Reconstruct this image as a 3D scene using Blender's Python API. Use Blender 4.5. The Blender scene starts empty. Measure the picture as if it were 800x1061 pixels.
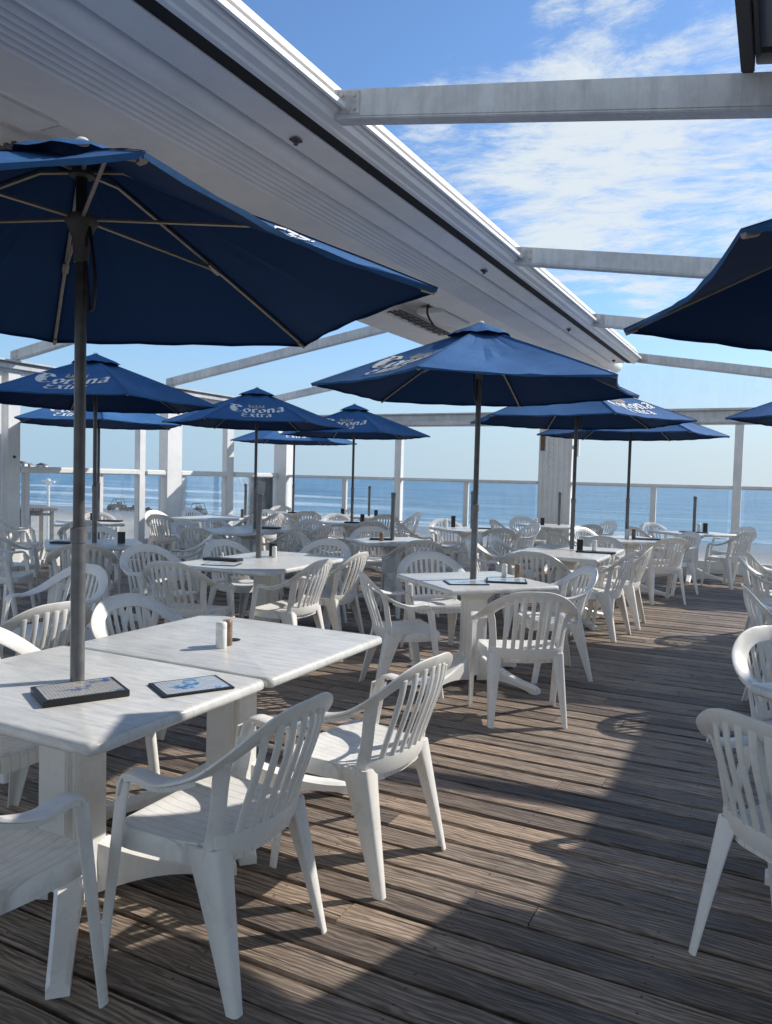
import bpy, math, random
from mathutils import Vector, Matrix
random.seed(7)
rad = math.radians
sc = bpy.context.scene
col = sc.collection
CAMZ = 1.47

# ---------------------------------------------------------------- materials
def new_mat(name):
    m = bpy.data.materials.new(name); m.use_nodes = True
    nt = m.node_tree
    b = nt.nodes['Principled BSDF']
    return m, nt, b
def N(nt, typ, **kw):
    n = nt.nodes.new(typ)
    for k, v in kw.items():
        if k.startswith('i_'): n.inputs[k[2:].replace('_', ' ')].default_value = v
        else: setattr(n, k, v)
    return n
def ramp(nt, fac, stops):
    r = nt.nodes.new('ShaderNodeValToRGB')
    e = r.color_ramp.elements
    while len(e) < len(stops): e.new(0.5)
    for i, (p, c) in enumerate(stops):
        e[i].position = p; e[i].color = (c[0], c[1], c[2], 1) if not isinstance(c, (int, float)) else (c, c, c, 1)
    nt.links.new(fac, r.inputs[0]); return r
def coords(nt, kind='Object', scale=(1, 1, 1), rot=(0, 0, 0)):
    t = nt.nodes.new('ShaderNodeTexCoord'); mp = nt.nodes.new('ShaderNodeMapping')
    mp.inputs['Scale'].default_value = scale; mp.inputs['Rotation'].default_value = rot
    nt.links.new(t.outputs[kind], mp.inputs[0]); return mp.outputs[0]
def noise(nt, vec, scale, detail=4, rough=0.55, dist=0.0):
    n = nt.nodes.new('ShaderNodeTexNoise'); n.inputs['Scale'].default_value = scale
    n.inputs['Detail'].default_value = detail; n.inputs['Roughness'].default_value = rough
    n.inputs['Distortion'].default_value = dist
    nt.links.new(vec, n.inputs['Vector']); return n.outputs['Fac']
def mixc(nt, fac, a, b, mode='MIX'):
    m = nt.nodes.new('ShaderNodeMix'); m.data_type = 'RGBA'; m.blend_type = mode
    for sock, v in ((0, fac), (6, a), (7, b)):
        if hasattr(v, 'links'): nt.links.new(v, m.inputs[sock])
        elif isinstance(v, (int, float)): m.inputs[sock].default_value = v
        else: m.inputs[sock].default_value = (v[0], v[1], v[2], 1)
    return m.outputs[2]
def mth(nt, op, a, b=None, clamp=False):
    m = nt.nodes.new('ShaderNodeMath'); m.operation = op; m.use_clamp = clamp
    for i, v in ((0, a), (1, b)):
        if v is None: continue
        if hasattr(v, 'links'): nt.links.new(v, m.inputs[i])
        else: m.inputs[i].default_value = v
    return m.outputs[0]
def bump(nt, b, h, strength=0.3, dist=0.01):
    n = nt.nodes.new('ShaderNodeBump'); n.inputs['Strength'].default_value = strength
    n.inputs['Distance'].default_value = dist
    nt.links.new(h, n.inputs['Height']); nt.links.new(n.outputs[0], b.inputs['Normal'])
def simple(name, c, rough=0.5, metal=0.0, var=0.12, scale=6, bmp=0.0, spec=0.5):
    m, nt, b = new_mat(name)
    v = coords(nt); f = noise(nt, v, scale, 5)
    k = ramp(nt, f, [(0.3, (c[0]*(1-var), c[1]*(1-var), c[2]*(1-var))), (0.7, (min(1, c[0]*(1+var)), min(1, c[1]*(1+var)), min(1, c[2]*(1+var))))])
    nt.links.new(k.outputs[0], b.inputs['Base Color'])
    b.inputs['Roughness'].default_value = rough; b.inputs['Metallic'].default_value = metal
    b.inputs['Specular IOR Level'].default_value = spec
    if bmp: bump(nt, b, noise(nt, v, scale*12, 3), bmp, 0.004)
    return m

def mk_resin():
    m, nt, b = new_mat('white_resin')
    v = coords(nt)
    oi = nt.nodes.new('ShaderNodeObjectInfo')
    base = mixc(nt, oi.outputs['Random'], (0.78, 0.755, 0.70), (0.86, 0.845, 0.81))
    d = ramp(nt, noise(nt, v, 9, 7, 0.72), [(0.30, 0.87), (0.50, 1.0)])
    f2 = ramp(nt, noise(nt, v, 90, 3), [(0.24, 0.72), (0.34, 1.0)])
    c = mixc(nt, 1.0, base, d.outputs[0], 'MULTIPLY'); c = mixc(nt, 0.6, c, f2.outputs[0], 'MULTIPLY')
    nt.links.new(c, b.inputs['Base Color'])
    r = ramp(nt, noise(nt, v, 14, 4), [(0.3, 0.24), (0.7, 0.46)])
    nt.links.new(r.outputs[0], b.inputs['Roughness'])
    b.inputs['Subsurface Weight'].default_value = 0.0
    bump(nt, b, noise(nt, v, 160, 2), 0.06, 0.002)
    return m
def mk_seat():
    m, nt, b = new_mat('seat_resin')
    v = coords(nt)
    oi = nt.nodes.new('ShaderNodeObjectInfo')
    base = mixc(nt, oi.outputs['Random'], (0.80, 0.78, 0.73), (0.86, 0.845, 0.805))
    d = ramp(nt, noise(nt, v, 12, 7, 0.75), [(0.30, 0.80), (0.52, 1.0)])
    c = mixc(nt, 1.0, base, d.outputs[0], 'MULTIPLY')
    w = nt.nodes.new('ShaderNodeTexWave'); w.wave_type = 'BANDS'; w.bands_direction = 'X'
    w.inputs['Scale'].default_value = 8.5; w.inputs['Distortion'].default_value = 0.0
    nt.links.new(v, w.inputs[0])
    g = ramp(nt, w.outputs['Fac'], [(0.0, 0.0), (0.05, 1.0)])
    nt.links.new(mixc(nt, 0.25, c, g.outputs[0], 'MULTIPLY'), b.inputs['Base Color'])
    b.inputs['Roughness'].default_value = 0.42
    bump(nt, b, g.outputs[0], 0.35, 0.002)
    return m
def mk_tabletop():
    m, nt, b = new_mat('marbled_tabletop')
    v = coords(nt, scale=(2.2, 22, 1))
    f = noise(nt, v, 2.4, 7, 0.68, 0.6)
    c = ramp(nt, f, [(0.30, (0.48, 0.48, 0.455)), (0.47, (0.66, 0.655, 0.625)), (0.62, (0.76, 0.755, 0.72))])
    v2 = coords(nt); f2 = ramp(nt, noise(nt, v2, 5, 6, 0.6), [(0.3, 0.84), (0.6, 1.0)])
    sp = ramp(nt, noise(nt, v2, 60, 3, 0.6), [(0.25, 0.78), (0.36, 1.0)])
    cc = mixc(nt, 1.0, c.outputs[0], f2.outputs[0], 'MULTIPLY'); cc = mixc(nt, 0.7, cc, sp.outputs[0], 'MULTIPLY')
    nt.links.new(cc, b.inputs['Base Color'])
    r = ramp(nt, f, [(0.3, 0.36), (0.7, 0.22)]); nt.links.new(r.outputs[0], b.inputs['Roughness'])
    bump(nt, b, f, 0.12, 0.002)
    return m
def mk_cloth():
    m, nt, b = new_mat('navy_canvas')
    v = coords(nt)
    f = noise(nt, v, 3.0, 5, 0.6)
    c = ramp(nt, f, [(0.3, (0.024, 0.098, 0.250)), (0.7, (0.042, 0.142, 0.335))])
    fade = ramp(nt, noise(nt, v, 40, 3), [(0.3, 0.9), (0.7, 1.06)])
    cc = mixc(nt, 1.0, c.outputs[0], fade.outputs[0], 'MULTIPLY')
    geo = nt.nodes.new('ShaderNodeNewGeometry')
    cc = mixc(nt, geo.outputs['Backfacing'], cc, (0.0015, 0.028, 0.105))  # same cloth below: its shade painted in as a darker back-face colour
    nt.links.new(cc, b.inputs['Base Color'])
    b.inputs['Roughness'].default_value = 0.80
    b.inputs['Specular IOR Level'].default_value = 0.25
    bump(nt, b, mth(nt, 'ADD', noise(nt, v, 420, 2), mth(nt, 'MULTIPLY', noise(nt, v, 7, 3), 3.0)), 0.22, 0.004)
    return m
def mk_deck():
    m, nt, b = new_mat('weathered_boards')
    at = nt.nodes.new('ShaderNodeAttribute'); at.attribute_name = 'tint'
    t = nt.nodes.new('ShaderNodeTexCoord')
    off = nt.nodes.new('ShaderNodeVectorMath'); off.operation = 'MULTIPLY_ADD'
    nt.links.new(at.outputs['Color'], off.inputs[0]); off.inputs[1].default_value = (13, 7, 5)
    nt.links.new(t.outputs['Object'], off.inputs[2])
    def mp(s):
        n = nt.nodes.new('ShaderNodeMapping'); n.inputs['Scale'].default_value = s
        nt.links.new(off.outputs[0], n.inputs[0]); return n.outputs[0]
    # growth rings: distorted bands across the board
    wv = nt.nodes.new('ShaderNodeTexWave'); wv.wave_type = 'BANDS'; wv.bands_direction = 'Y'
    wv.inputs['Scale'].default_value = 9; wv.inputs['Distortion'].default_value = 14.0
    wv.inputs['Detail'].default_value = 3; wv.inputs['Detail Scale'].default_value = 0.9; wv.inputs['Detail Roughness'].default_value = 0.6
    nt.links.new(mp((0.35, 1.7, 1)), wv.inputs[0])
    fine = noise(nt, mp((2.2, 85, 1)), 2.0, 6, 0.70, 0.15)
    mid = noise(nt, mp((0.8, 12, 1)), 2.0, 5, 0.6, 0.5)
    crack = noise(nt, mp((0.9, 42, 1)), 2.2, 4, 0.5, 0.25)
    h = mth(nt, 'ADD', mth(nt, 'MULTIPLY', wv.outputs['Fac'], 0.22), mth(nt, 'MULTIPLY', fine, 0.84))
    base = ramp(nt, h, [(0.24, (0.065, 0.050, 0.039)), (0.50, (0.225, 0.176, 0.136)), (0.80, (0.54, 0.44, 0.35))])
    g = ramp(nt, mid, [(0.3, 0.66), (0.65, 1.12)])
    c = mixc(nt, 1.0, base.outputs[0], g.outputs[0], 'MULTIPLY')
    ck = ramp(nt, crack, [(0.34, 0.10), (0.385, 1.0)])
    c = mixc(nt, 0.85, c, ck.outputs[0], 'MULTIPLY')
    sepr = nt.nodes.new('ShaderNodeSeparateColor'); nt.links.new(at.outputs['Color'], sepr.inputs[0])
    tn = ramp(nt, sepr.outputs[0], [(0.0, (0.52, 0.50, 0.50)), (0.5, (0.95, 0.93, 0.91)), (1.0, (1.32, 1.23, 1.12))])
    c = mixc(nt, 1.0, c, tn.outputs[0], 'MULTIPLY')
    # pale worn patches and salt
    big = noise(nt, coords(nt), 2.3, 7, 0.72)
    pm = ramp(nt, big, [(0.60, 0.0), (0.72, 1.0)])
    c = mixc(nt, mth(nt, 'MULTIPLY', pm.outputs[0], mth(nt, 'MULTIPLY', fine, 0.8)), c, (0.33, 0.33, 0.33))
    bl = ramp(nt, noise(nt, coords(nt), 0.9, 4), [(0.35, 0.80), (0.6, 1.08)])
    c = mixc(nt, 1.0, c, bl.outputs[0], 'MULTIPLY')
    ob = nt.nodes.new('ShaderNodeSeparateXYZ'); nt.links.new(t.outputs['Object'], ob.inputs[0])
    fx = mth(nt, 'ABSOLUTE', mth(nt, 'SUBTRACT', mth(nt, 'FRACT', mth(nt, 'DIVIDE', mth(nt, 'ADD', ob.outputs[0], 50.0), 0.61)), 0.5))
    fy = mth(nt, 'ABSOLUTE', mth(nt, 'SUBTRACT', mth(nt, 'ABSOLUTE', mth(nt, 'SUBTRACT', mth(nt, 'FRACT', mth(nt, 'DIVIDE', mth(nt, 'ADD', ob.outputs[1], 5.0), 0.146)), 0.5)), 0.27))
    dx2 = mth(nt, 'POWER', mth(nt, 'MULTIPLY', fx, 0.61), 2.0); dy2 = mth(nt, 'POWER', mth(nt, 'MULTIPLY', fy, 0.146), 2.0)
    rr_ = mth(nt, 'SQRT', mth(nt, 'ADD', dx2, dy2)); hd = nt.nodes.new('ShaderNodeMapRange'); hd.inputs[1].default_value = 0.0058; hd.inputs[2].default_value = 0.0042; nt.links.new(rr_, hd.inputs[0])
    c = mixc(nt, mth(nt, 'MULTIPLY', hd.outputs[0], 0.85), c, (0.035, 0.03, 0.028))
    spk = ramp(nt, noise(nt, coords(nt), 48, 2, .5), [(0.765, 0.0), (0.785, 1.0)])
    c = mixc(nt, mth(nt, 'MULTIPLY', spk.outputs[0], 0.7), c, (0.62, 0.62, 0.60))
    nt.links.new(c, b.inputs['Base Color'])
    b.inputs['Roughness'].default_value = 0.56; b.inputs['Specular IOR Level'].default_value = 0.5
    hh = mth(nt, 'ADD', mth(nt, 'MULTIPLY', h, 1.0), mth(nt, 'MULTIPLY', ck.outputs[0], 0.9))
    bump(nt, b, hh, 0.7, 0.005)
    return m
def mk_paint(name='white_paint', c=(0.74, 0.74, 0.72), streak=True, dirt=0.75):
    m, nt, b = new_mat(name)
    v = coords(nt, 'Object')
    d = ramp(nt, noise(nt, v, 2.2, 6, 0.7), [(0.3, dirt), (0.6, 1.0)])
    v2 = coords(nt, 'Object', scale=(9, 9, 1.2)); s = ramp(nt, noise(nt, v2, 2.5, 5, 0.7), [(0.3, dirt + 0.12), (0.55, 1.0)])
    sp = ramp(nt, noise(nt, v, 55, 3), [(0.24, 0.72), (0.33, 1.0)])
    k = mixc(nt, 1.0, c, d.outputs[0], 'MULTIPLY')
    if streak: k = mixc(nt, 1.0, k, s.outputs[0], 'MULTIPLY')
    k = mixc(nt, 0.7, k, sp.outputs[0], 'MULTIPLY')
    ru = ramp(nt, noise(nt, coords(nt, 'Object', scale=(14, 14, 1.0)), 1.6, 5, 0.75), [(0.66, 0.0), (0.76, 1.0)])
    k = mixc(nt, mth(nt, 'MULTIPLY', ru.outputs[0], 0.38), k, (0.30, 0.20, 0.12))
    nt.links.new(k, b.inputs['Base Color']); b.inputs['Roughness'].default_value = 0.42
    bump(nt, b, noise(nt, v, 30, 3), 0.08, 0.004)
    return m
def mk_glass(name, tint, haze):
    m, nt, b = new_mat(name)
    nt.nodes.remove(b)
    tr = nt.nodes.new('ShaderNodeBsdfTransparent'); tr.inputs[0].default_value = (*tint, 1)
    gl = nt.nodes.new('ShaderNodeBsdfGlossy'); gl.inputs['Roughness'].default_value = 0.03
    df = nt.nodes.new('ShaderNodeBsdfDiffuse'); df.inputs[0].default_value = (0.8, 0.83, 0.85, 1)
    fr = nt.nodes.new('ShaderNodeFresnel'); fr.inputs[0].default_value = 1.25
    m1 = nt.nodes.new('ShaderNodeMixShader'); m2 = nt.nodes.new('ShaderNodeMixShader')
    v = coords(nt, 'Object', scale=(1.5, 1.5, 0.5)); hz = ramp(nt, noise(nt, v, 3, 6, 0.7), [(0.35, haze*0.3), (0.7, haze)])
    nt.links.new(fr.outputs[0], m1.inputs[0]); nt.links.new(tr.outputs[0], m1.inputs[1]); nt.links.new(gl.outputs[0], m1.inputs[2])
    nt.links.new(hz.outputs[0], m2.inputs[0]); nt.links.new(m1.outputs[0], m2.inputs[1]); nt.links.new(df.outputs[0], m2.inputs[2])
    nt.links.new(m2.outputs[0], nt.nodes['Material Output'].inputs[0])
    return m
def mk_print(name, a, bcol, c3):
    m, nt, b = new_mat(name)
    v = coords(nt, 'Object'); sp = nt.nodes.new('ShaderNodeSeparateXYZ'); nt.links.new(v, sp.inputs[0])
    f = noise(nt, v, 30, 4, 0.6, 0.3)
    art = ramp(nt, f, [(0.40, a), (0.52, bcol), (0.62, c3)])
    # rows of small print on pale paper, a coloured picture block in the middle and a header band
    rows = mth(nt, 'FRACT', mth(nt, 'MULTIPLY', sp.outputs[0], 95.0)); rowm = ramp(nt, rows, [(0.42, 0.0), (0.50, 1.0)])
    wd = ramp(nt, noise(nt, coords(nt, 'Object', scale=(20, 220, 1)), 1.0, 2, .5), [(0.44, 0.0), (0.50, 1.0)])
    txt = mth(nt, 'MULTIPLY', rowm.outputs[0], wd.outputs[0])
    paper = mixc(nt, mth(nt, 'MULTIPLY', txt, 0.5), c3, (a[0]*.6, a[1]*.6, a[2]*.6))
    blk = nt.nodes.new('ShaderNodeTexVoronoi'); blk.distance = 'CHEBYCHEV'; blk.inputs['Scale'].default_value = 11; nt.links.new(v, blk.inputs[0])
    sc_ = nt.nodes.new('ShaderNodeSeparateColor'); nt.links.new(blk.outputs['Color'], sc_.inputs[0])
    sel = ramp(nt, sc_.outputs[0], [(0.50, 0.0), (0.52, 1.0)])
    nt.links.new(mixc(nt, sel.outputs[0], paper, art.outputs[0]), b.inputs['Base Color'])
    b.inputs['Roughness'].default_value = 0.16
    return m

M = dict(
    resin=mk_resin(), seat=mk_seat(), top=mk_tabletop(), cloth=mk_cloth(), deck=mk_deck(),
    paint=mk_paint('white_paint', (0.80, 0.80, 0.78), True, 0.84), beam=mk_paint('rafter_paint', (0.66, 0.67, 0.66), True, 0.68),
    housing=mk_paint('housing_metal', (0.92, 0.90, 0.86), False, 0.90), soffit=mk_paint('soffit_board', (0.90, 0.87, 0.82), True, 0.90),
    pole=simple('dark_pole_metal', (0.085, 0.082, 0.084), 0.32, 0.35, 0.25, 20),
    sleeve=simple('sleeve_metal', (0.15, 0.15, 0.155), 0.36, 0.35, 0.2, 20),
    ribm=simple('rib_metal', (0.30, 0.27, 0.23), 0.45, 0.4, 0.15, 20),
    black=simple('black_plastic', (0.012, 0.012, 0.014), 0.4, 0, 0.2, 20),
    dark=simple('gap_shade_black', (0.01, 0.01, 0.01), 0.8),  # flat black, stands in for shade in slots and under the boards
    runner=simple('runner_plastic', (0.10, 0.10, 0.10), 0.4),
    salt=simple('shaker_white', (0.74, 0.74, 0.72), 0.3, 0, 0.05, 40),
    pepper=simple('shaker_brown', (0.22, 0.14, 0.09), 0.45, 0, 0.35, 60),
    ink=simple('print_white', (0.82, 0.82, 0.80), 0.7, 0, 0.1, 30), tan=simple('print_tan', (0.42, 0.36, 0.27), 0.7, 0, 0.15, 30),
    menu=mk_print('menu_print_blue', (0.04, 0.13, 0.33), (0.22, 0.36, 0.52), (0.52, 0.55, 0.55)),
    menu2=mk_print('menu_print_warm', (0.06, 0.15, 0.34), (0.30, 0.30, 0.30), (0.46, 0.44, 0.40)),
    glass=mk_glass('wind_glass', (0.93, 0.965, 0.98), 0.10), vinyl=mk_glass('gable_vinyl', (0.95, 0.97, 0.98), 0.16),
    wood=simple('driftwood', (0.20, 0.18, 0.16), 0.8, 0, 0.3, 9), sign=simple('sign_brown', (0.16, 0.09, 0.05), 0.6, 0, 0.4, 40),
    tyre=simple('tyre_rubber', (0.02, 0.02, 0.02), 0.8), buggy=simple('buggy_paint', (0.035, 0.045, 0.05), 0.5, 0, 0.3, 3),
    housew=simple('house_white', (0.66, 0.66, 0.64), 0.7), houser=simple('house_roof', (0.17, 0.15, 0.14), 0.8),
    hill=simple('headland_scrub', (0.055, 0.06, 0.04), 0.9, 0, 0.4, 0.02), winp=simple('house_pane', (0.04, 0.05, 0.07), 0.2),
    roofp=simple('roof_panel_grey', (0.22, 0.215, 0.20), 0.6, 0, 0.15, 1.5), frame=simple('panel_frame_dark', (0.04, 0.037, 0.035), 0.5),
    galvl=simple('bracket_metal', (0.45, 0.44, 0.42), 0.5, 0.2, 0.3, 25), galv=simple('grille_metal', (0.10, 0.10, 0.10), 0.5, 0.3),
)

# ---------------------------------------------------------------- mesh helpers
class MB:
    def __init__(s): s.v = []; s.f = []; s.mi = []
    def add(s, vs, fs, mi=0):
        o = len(s.v); s.v += [tuple(p) for p in vs]; s.f += [tuple(i + o for i in f) for f in fs]; s.mi += [mi]*len(fs)
    def box(s, x0, x1, y0, y1, z0, z1, mi=0, M_=None):
        vs = [Vector(p) for p in ((x0,y0,z0),(x1,y0,z0),(x1,y1,z0),(x0,y1,z0),(x0,y0,z1),(x1,y0,z1),(x1,y1,z1),(x0,y1,z1))]
        if M_: vs = [M_ @ p for p in vs]
        s.add(vs, [(0,3,2,1),(4,5,6,7),(0,1,5,4),(1,2,6,5),(2,3,7,6),(3,0,4,7)], mi)
    def loft(s, loops, closed=True, caps=True, mi=0):
        n = len(loops[0]); vs = [p for l in loops for p in l]; fs = []
        for i in range(len(loops)-1):
            for j in range(n if closed else n-1):
                k = (j+1) % n
                fs.append((i*n+j, i*n+k, (i+1)*n+k, (i+1)*n+j))
        if caps:
            fs.append(tuple(reversed(range(n)))); fs.append(tuple((len(loops)-1)*n + j for j in range(n)))
        s.add(vs, fs, mi)
    def tube(s, pts, r, n=8, mi=0, caps=True):
        pts = [Vector(p) for p in pts]
        if not isinstance(r, (list, tuple)): r = [r]*len(pts)
        loops = []; prev = None
        for i, p in enumerate(pts):
            t = (pts[min(i+1, len(pts)-1)] - pts[max(i-1, 0)]).normalized()
            a = Vector((0,0,1)) if abs(t.z) < 0.9 else Vector((1,0,0))
            if prev is not None: a = prev
            u = (a - t*a.dot(t)).normalized(); w = t.cross(u); prev = u
            loops.append([p + (u*math.cos(2*math.pi*k/n) + w*math.sin(2*math.pi*k/n))*r[i] for k in range(n)])
        s.loft(loops, True, caps, mi)
    def lathe(s, prof, n=16, cx=0, cy=0, mi=0):
        s.loft([[(cx+r*math.cos(2*math.pi*k/n), cy+r*math.sin(2*math.pi*k/n), z) for k in range(n)] for r, z in prof], True, True, mi)
    def ribbon(s, P, W, a, b, n=10, mi=0, caps=True):
        """sweep a rounded flat section: half width a along W, half thickness b"""
        P = [Vector(p) for p in P]; loops = []
        for i, p in enumerate(P):
            t = (P[min(i+1, len(P)-1)] - P[max(i-1, 0)]).normalized()
            w = Vector(W[i]); w = (w - t*w.dot(t)).normalized(); nn = t.cross(w)
            aa = a[i] if isinstance(a, list) else a; bb = b[i] if isinstance(b, list) else b
            lp = []
            for k in range(n):
                th = 2*math.pi*(k+0.5)/n; c, q = math.cos(th), math.sin(th)
                lp.append(p + w*aa*math.copysign(abs(c)**0.55, c) + nn*bb*math.copysign(abs(q)**0.8, q))
            loops.append(lp)
        s.loft(loops, True, caps, mi)
    def build(s, name, mats, parent=None, smooth=True, bevel=0, angle=40, recalc=True):
        me = bpy.data.meshes.new(name); me.from_pydata(s.v, [], s.f)
        if not isinstance(mats, (list, tuple)): mats = [mats]
        for m in mats: me.materials.append(m)
        me.polygons.foreach_set('material_index', s.mi)
        me.validate(); me.update()
        import bmesh
        bm = bmesh.new(); bm.from_mesh(me); 
        if recalc: bmesh.ops.recalc_face_normals(bm, faces=bm.faces)
        if bevel:
            es = [e for e in bm.edges if len(e.link_faces) == 2 and e.calc_face_angle(0) > 0.6]
            bmesh.ops.bevel(bm, geom=es, offset=bevel, segments=2, affect='EDGES', clamp_overlap=True)
        bm.to_mesh(me); bm.free()
        if smooth:
            me.polygons.foreach_set('use_smooth', [True]*len(me.polygons))
            try: me.set_sharp_from_angle(angle=rad(angle))
            except Exception: pass
        o = bpy.data.objects.new(name, me); col.objects.link(o)
        if parent: o.parent = parent
        return o
def tag(o, label=None, cat=None, group=None, kind=None):
    if label: o['label'] = label
    if cat: o['category'] = cat
    if group: o['group'] = group
    if kind: o['kind'] = kind
    return o
def empty(name, loc, rz=0.0):
    o = bpy.data.objects.new(name, None); col.objects.link(o); o.location = loc; o.rotation_euler = (0, 0, rz)
    o.empty_display_size = 0.1; return o
def copy_tree(o, parent=None):
    c = o.copy(); col.objects.link(c); c.parent = parent
    for ch in list(o.children): copy_tree(ch, c)
    return c
def catmull(P, n):
    P = [Vector(p) for p in P]; out = []
    for i in range(len(P)-1):
        p0 = P[max(i-1, 0)]; p1 = P[i]; p2 = P[i+1]; p3 = P[min(i+2, len(P)-1)]
        for k in range(n):
            t = k/n
            out.append(0.5*((2*p1) + (p2-p0)*t + (2*p0-5*p1+4*p2-p3)*t*t + (3*p1-p0-3*p2+p3)*t**3))
    out.append(P[-1]); return out
def rrect(x0, x1, y0, y1, r, z, n=4):
    out = []
    for cx, cy, a0 in ((x1-r, y1-r, 0), (x0+r, y1-r, 90), (x0+r, y0+r, 180), (x1-r, y0+r, 270)):
        for k in range(n+1):
            a = rad(a0 + 90*k/n); out.append((cx + r*math.cos(a), cy + r*math.sin(a), z))
    return out

# ---------------------------------------------------------------- chair
def yb(x, z): return -0.222 - 0.108*((z-0.42)/0.38) + 1.25*x*x
def make_chair():
    root = empty('resin_chair', (0, 0, 0)); m = M['resin']
    # seat pan
    def outline(k, z, dish=0.0):
        pts = []
        for i in range(40):
            a = 2*math.pi*i/40; c, s = math.cos(a), math.sin(a)
            e = 0.32; ux = math.copysign(abs(c)**e, c); uy = math.copysign(abs(s)**e, s)
            y = -0.012 + uy*0.202
            hw = 0.205 + (y+0.214)/0.404*0.056
            x = ux*hw
            if y < -0.15: y += 1.0*x*x*0.8
            cx, cy = 0, -0.012
            X = cx+(x-cx)*k; Y = cy+(y-cy)*k
            pts.append((X, Y, z - dish*(1-(X/0.26)**2) + 0.010*max(0, Y-0.03)/0.16 - (0.02*max(0, (Y-0.16))/0.04)))
        return pts
    s = MB()
    loops = [outline(0.955, 0.372), outline(0.975, 0.372), outline(1.0, 0.375), outline(1.0, 0.405), outline(0.985, 0.424), outline(0.96, 0.432), outline(0.90, 0.432, 0.004)]
    for k in (0.75, 0.55, 0.35, 0.15, 0.02): loops.append(outline(k, 0.432, 0.014))
    s.loft(loops, True, True)
    s.build('seat', M['seat'], root)
    # rim path
    RP = [(0,-.330,.792),(.09,-.320,.787),(.17,-.293,.758),(.234,-.245,.708),(.270,-.175,.657),(.285,-.09,.628),(.288,-.04,.622),(.286,.01,.628),(.284,.045,.630),(.281,.078,.612),(.278,.096,.560)]
    RW = [(0,-.42,.9),(.2,-.42,.88),(.5,-.40,.75),(.8,-.32,.5),(.96,-.15,.25),(1,0,.1),(1,0,.03),(1,0,0),(1,0,0),(1,0,0),(1,0,0)]
    RA = [.037,.037,.038,.040,.040,.037,.032,.030,.029,.027,.025]
    SP = catmull(RP, 5); SW = catmull(RW, 5); SA = [RA[min(i//5, 10)]*(1-(i%5)/5) + RA[min(i//5+1, 10)]*(i%5)/5 for i in range(len(SP))]
    cut = 18
    # backrest: rim arch + slats + side posts + lower rail
    s = MB()
    L = [(-p[0], p[1], p[2]) for p in reversed(SP[1:cut+1])] + [tuple(p) for p in SP[:cut+1]]
    W = [(-w[0], w[1], w[2]) for w in reversed(SW[1:cut+1])] + [tuple(w) for w in SW[:cut+1]]
    A = [a for a in reversed(SA[1:cut+1])] + SA[:cut+1]
    s.ribbon(L, W, A, 0.0075, 10)
    # rolled lip under rim
    def rimz(x):
        x = abs(x)
        for i in range(len(SP)-1):
            if SP[i].x <= x <= SP[i+1].x:
                t = (x-SP[i].x)/max(1e-6, SP[i+1].x-SP[i].x); return SP[i].lerp(SP[i+1], t)
        return SP[15]
    lr = []; lw = []
    for i in range(-10, 11):
        x = 0.208*i/10; lr.append((x, yb(x, 0.435)-0.006, 0.432)); lw.append((0, -0.15, 1))
    s.ribbon(lr, lw, 0.034, 0.0055, 8)
    ns = 7
    for i in range(ns):
        u = -1 + 2*(i+0.5)/ns; u *= 0.875
        xb, xt = 0.19*u, 0.205*u
        q = rimz(xt*1.0); P = []; Wd = []; 
        for k in range(8):
            t = k/7; z = 0.445 + (q.z-0.008-0.445)*t; x = xb + (xt-xb)*t
            y = yb(x, z)*(1-t**3) + q.y*t**3 - 0.004*math.sin(math.pi*t)
            P.append((x, y, z)); Wd.append((1, 2.4*x, 0))
        s.ribbon(P, Wd, [0.0132]*7+[0.0155], 0.006, 8)
    for sg in (-1, 1):
        P = []; Wd = []; A2 = []
        pts = [(.207, -.165, .40), (.208,-.176,.47),(.212,-.190,.54),(.220,-.202,.61),(.230,-.216,.660),(.234,-.232,.688)]
        for q in catmull(pts, 3):
            P.append((sg*q.x, q.y, q.z)); Wd.append((1, sg*0.75, 0)); 
        A2 = [0.030 - 0.006*math.sin(math.pi*k/(len(P)-1)) - (0.012*max(0, (k-len(P)+5)/4)) for k in range(len(P))]
        s.ribbon(P, Wd, A2, 0.006, 8)
    s.build('backrest', m, root)
    for sg in (-1, 1):
        s = MB(); s.ribbon([(sg*p.x, p.y, p.z) for p in SP[cut:]], [(w.x*sg, w.y, w.z) for w in SW[cut:]], SA[cut:], 0.0085, 10)
        # underside ribs of arm
        s.ribbon([(sg*p.x + sg*0.022, p.y, p.z-0.010) for p in SP[cut+2:44]], [(0,0,1)]*(44-cut-2), 0.010, 0.003, 6)
        s.build('armrest', m, root)
    def leg(sg, top, foot, wy, wx, ydir):
        s = MB(); loops = []
        for k in range(9):
            t = k/8
            c = Vector(top).lerp(Vector(foot), t)
            c.x += 0.0; by = wy[0]+(wy[1]-wy[0])*t**0.8; bx = wx[0]+(wx[1]-wx[0])*t**0.8; th = 0.009
            d = ydir
            lp = [(0,0),(0,by),(th,by),(th,th),(bx,th),(bx,0)]
            # slight round on corner
            e_ = .016; lp = [(e_,0),(e_*.5,e_*.134),(e_*.134,e_*.5),(0,e_),(0,by-.003),(.003,by),(th-.002,by),(th,by-.003),(th,th+.006),(th+.006,th),(bx-.003,th),(bx,th-.002),(bx,.003),(bx-.003,0)]
            loops.append([(sg*(c.x - px), c.y + d*py, c.z) for px, py in lp])
        s.loft(loops, True, True); s.build('leg', m, root, angle=50)
    for sg in (-1, 1):
        leg(sg, (.297, .110, .600), (.284, .198, 0), (.054, .038), (.042, .030), -1)
        leg(sg, (.226, -.196, .430), (.240, -.285, 0), (.114, .038), (.078, .032), 1)
    return root

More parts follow.
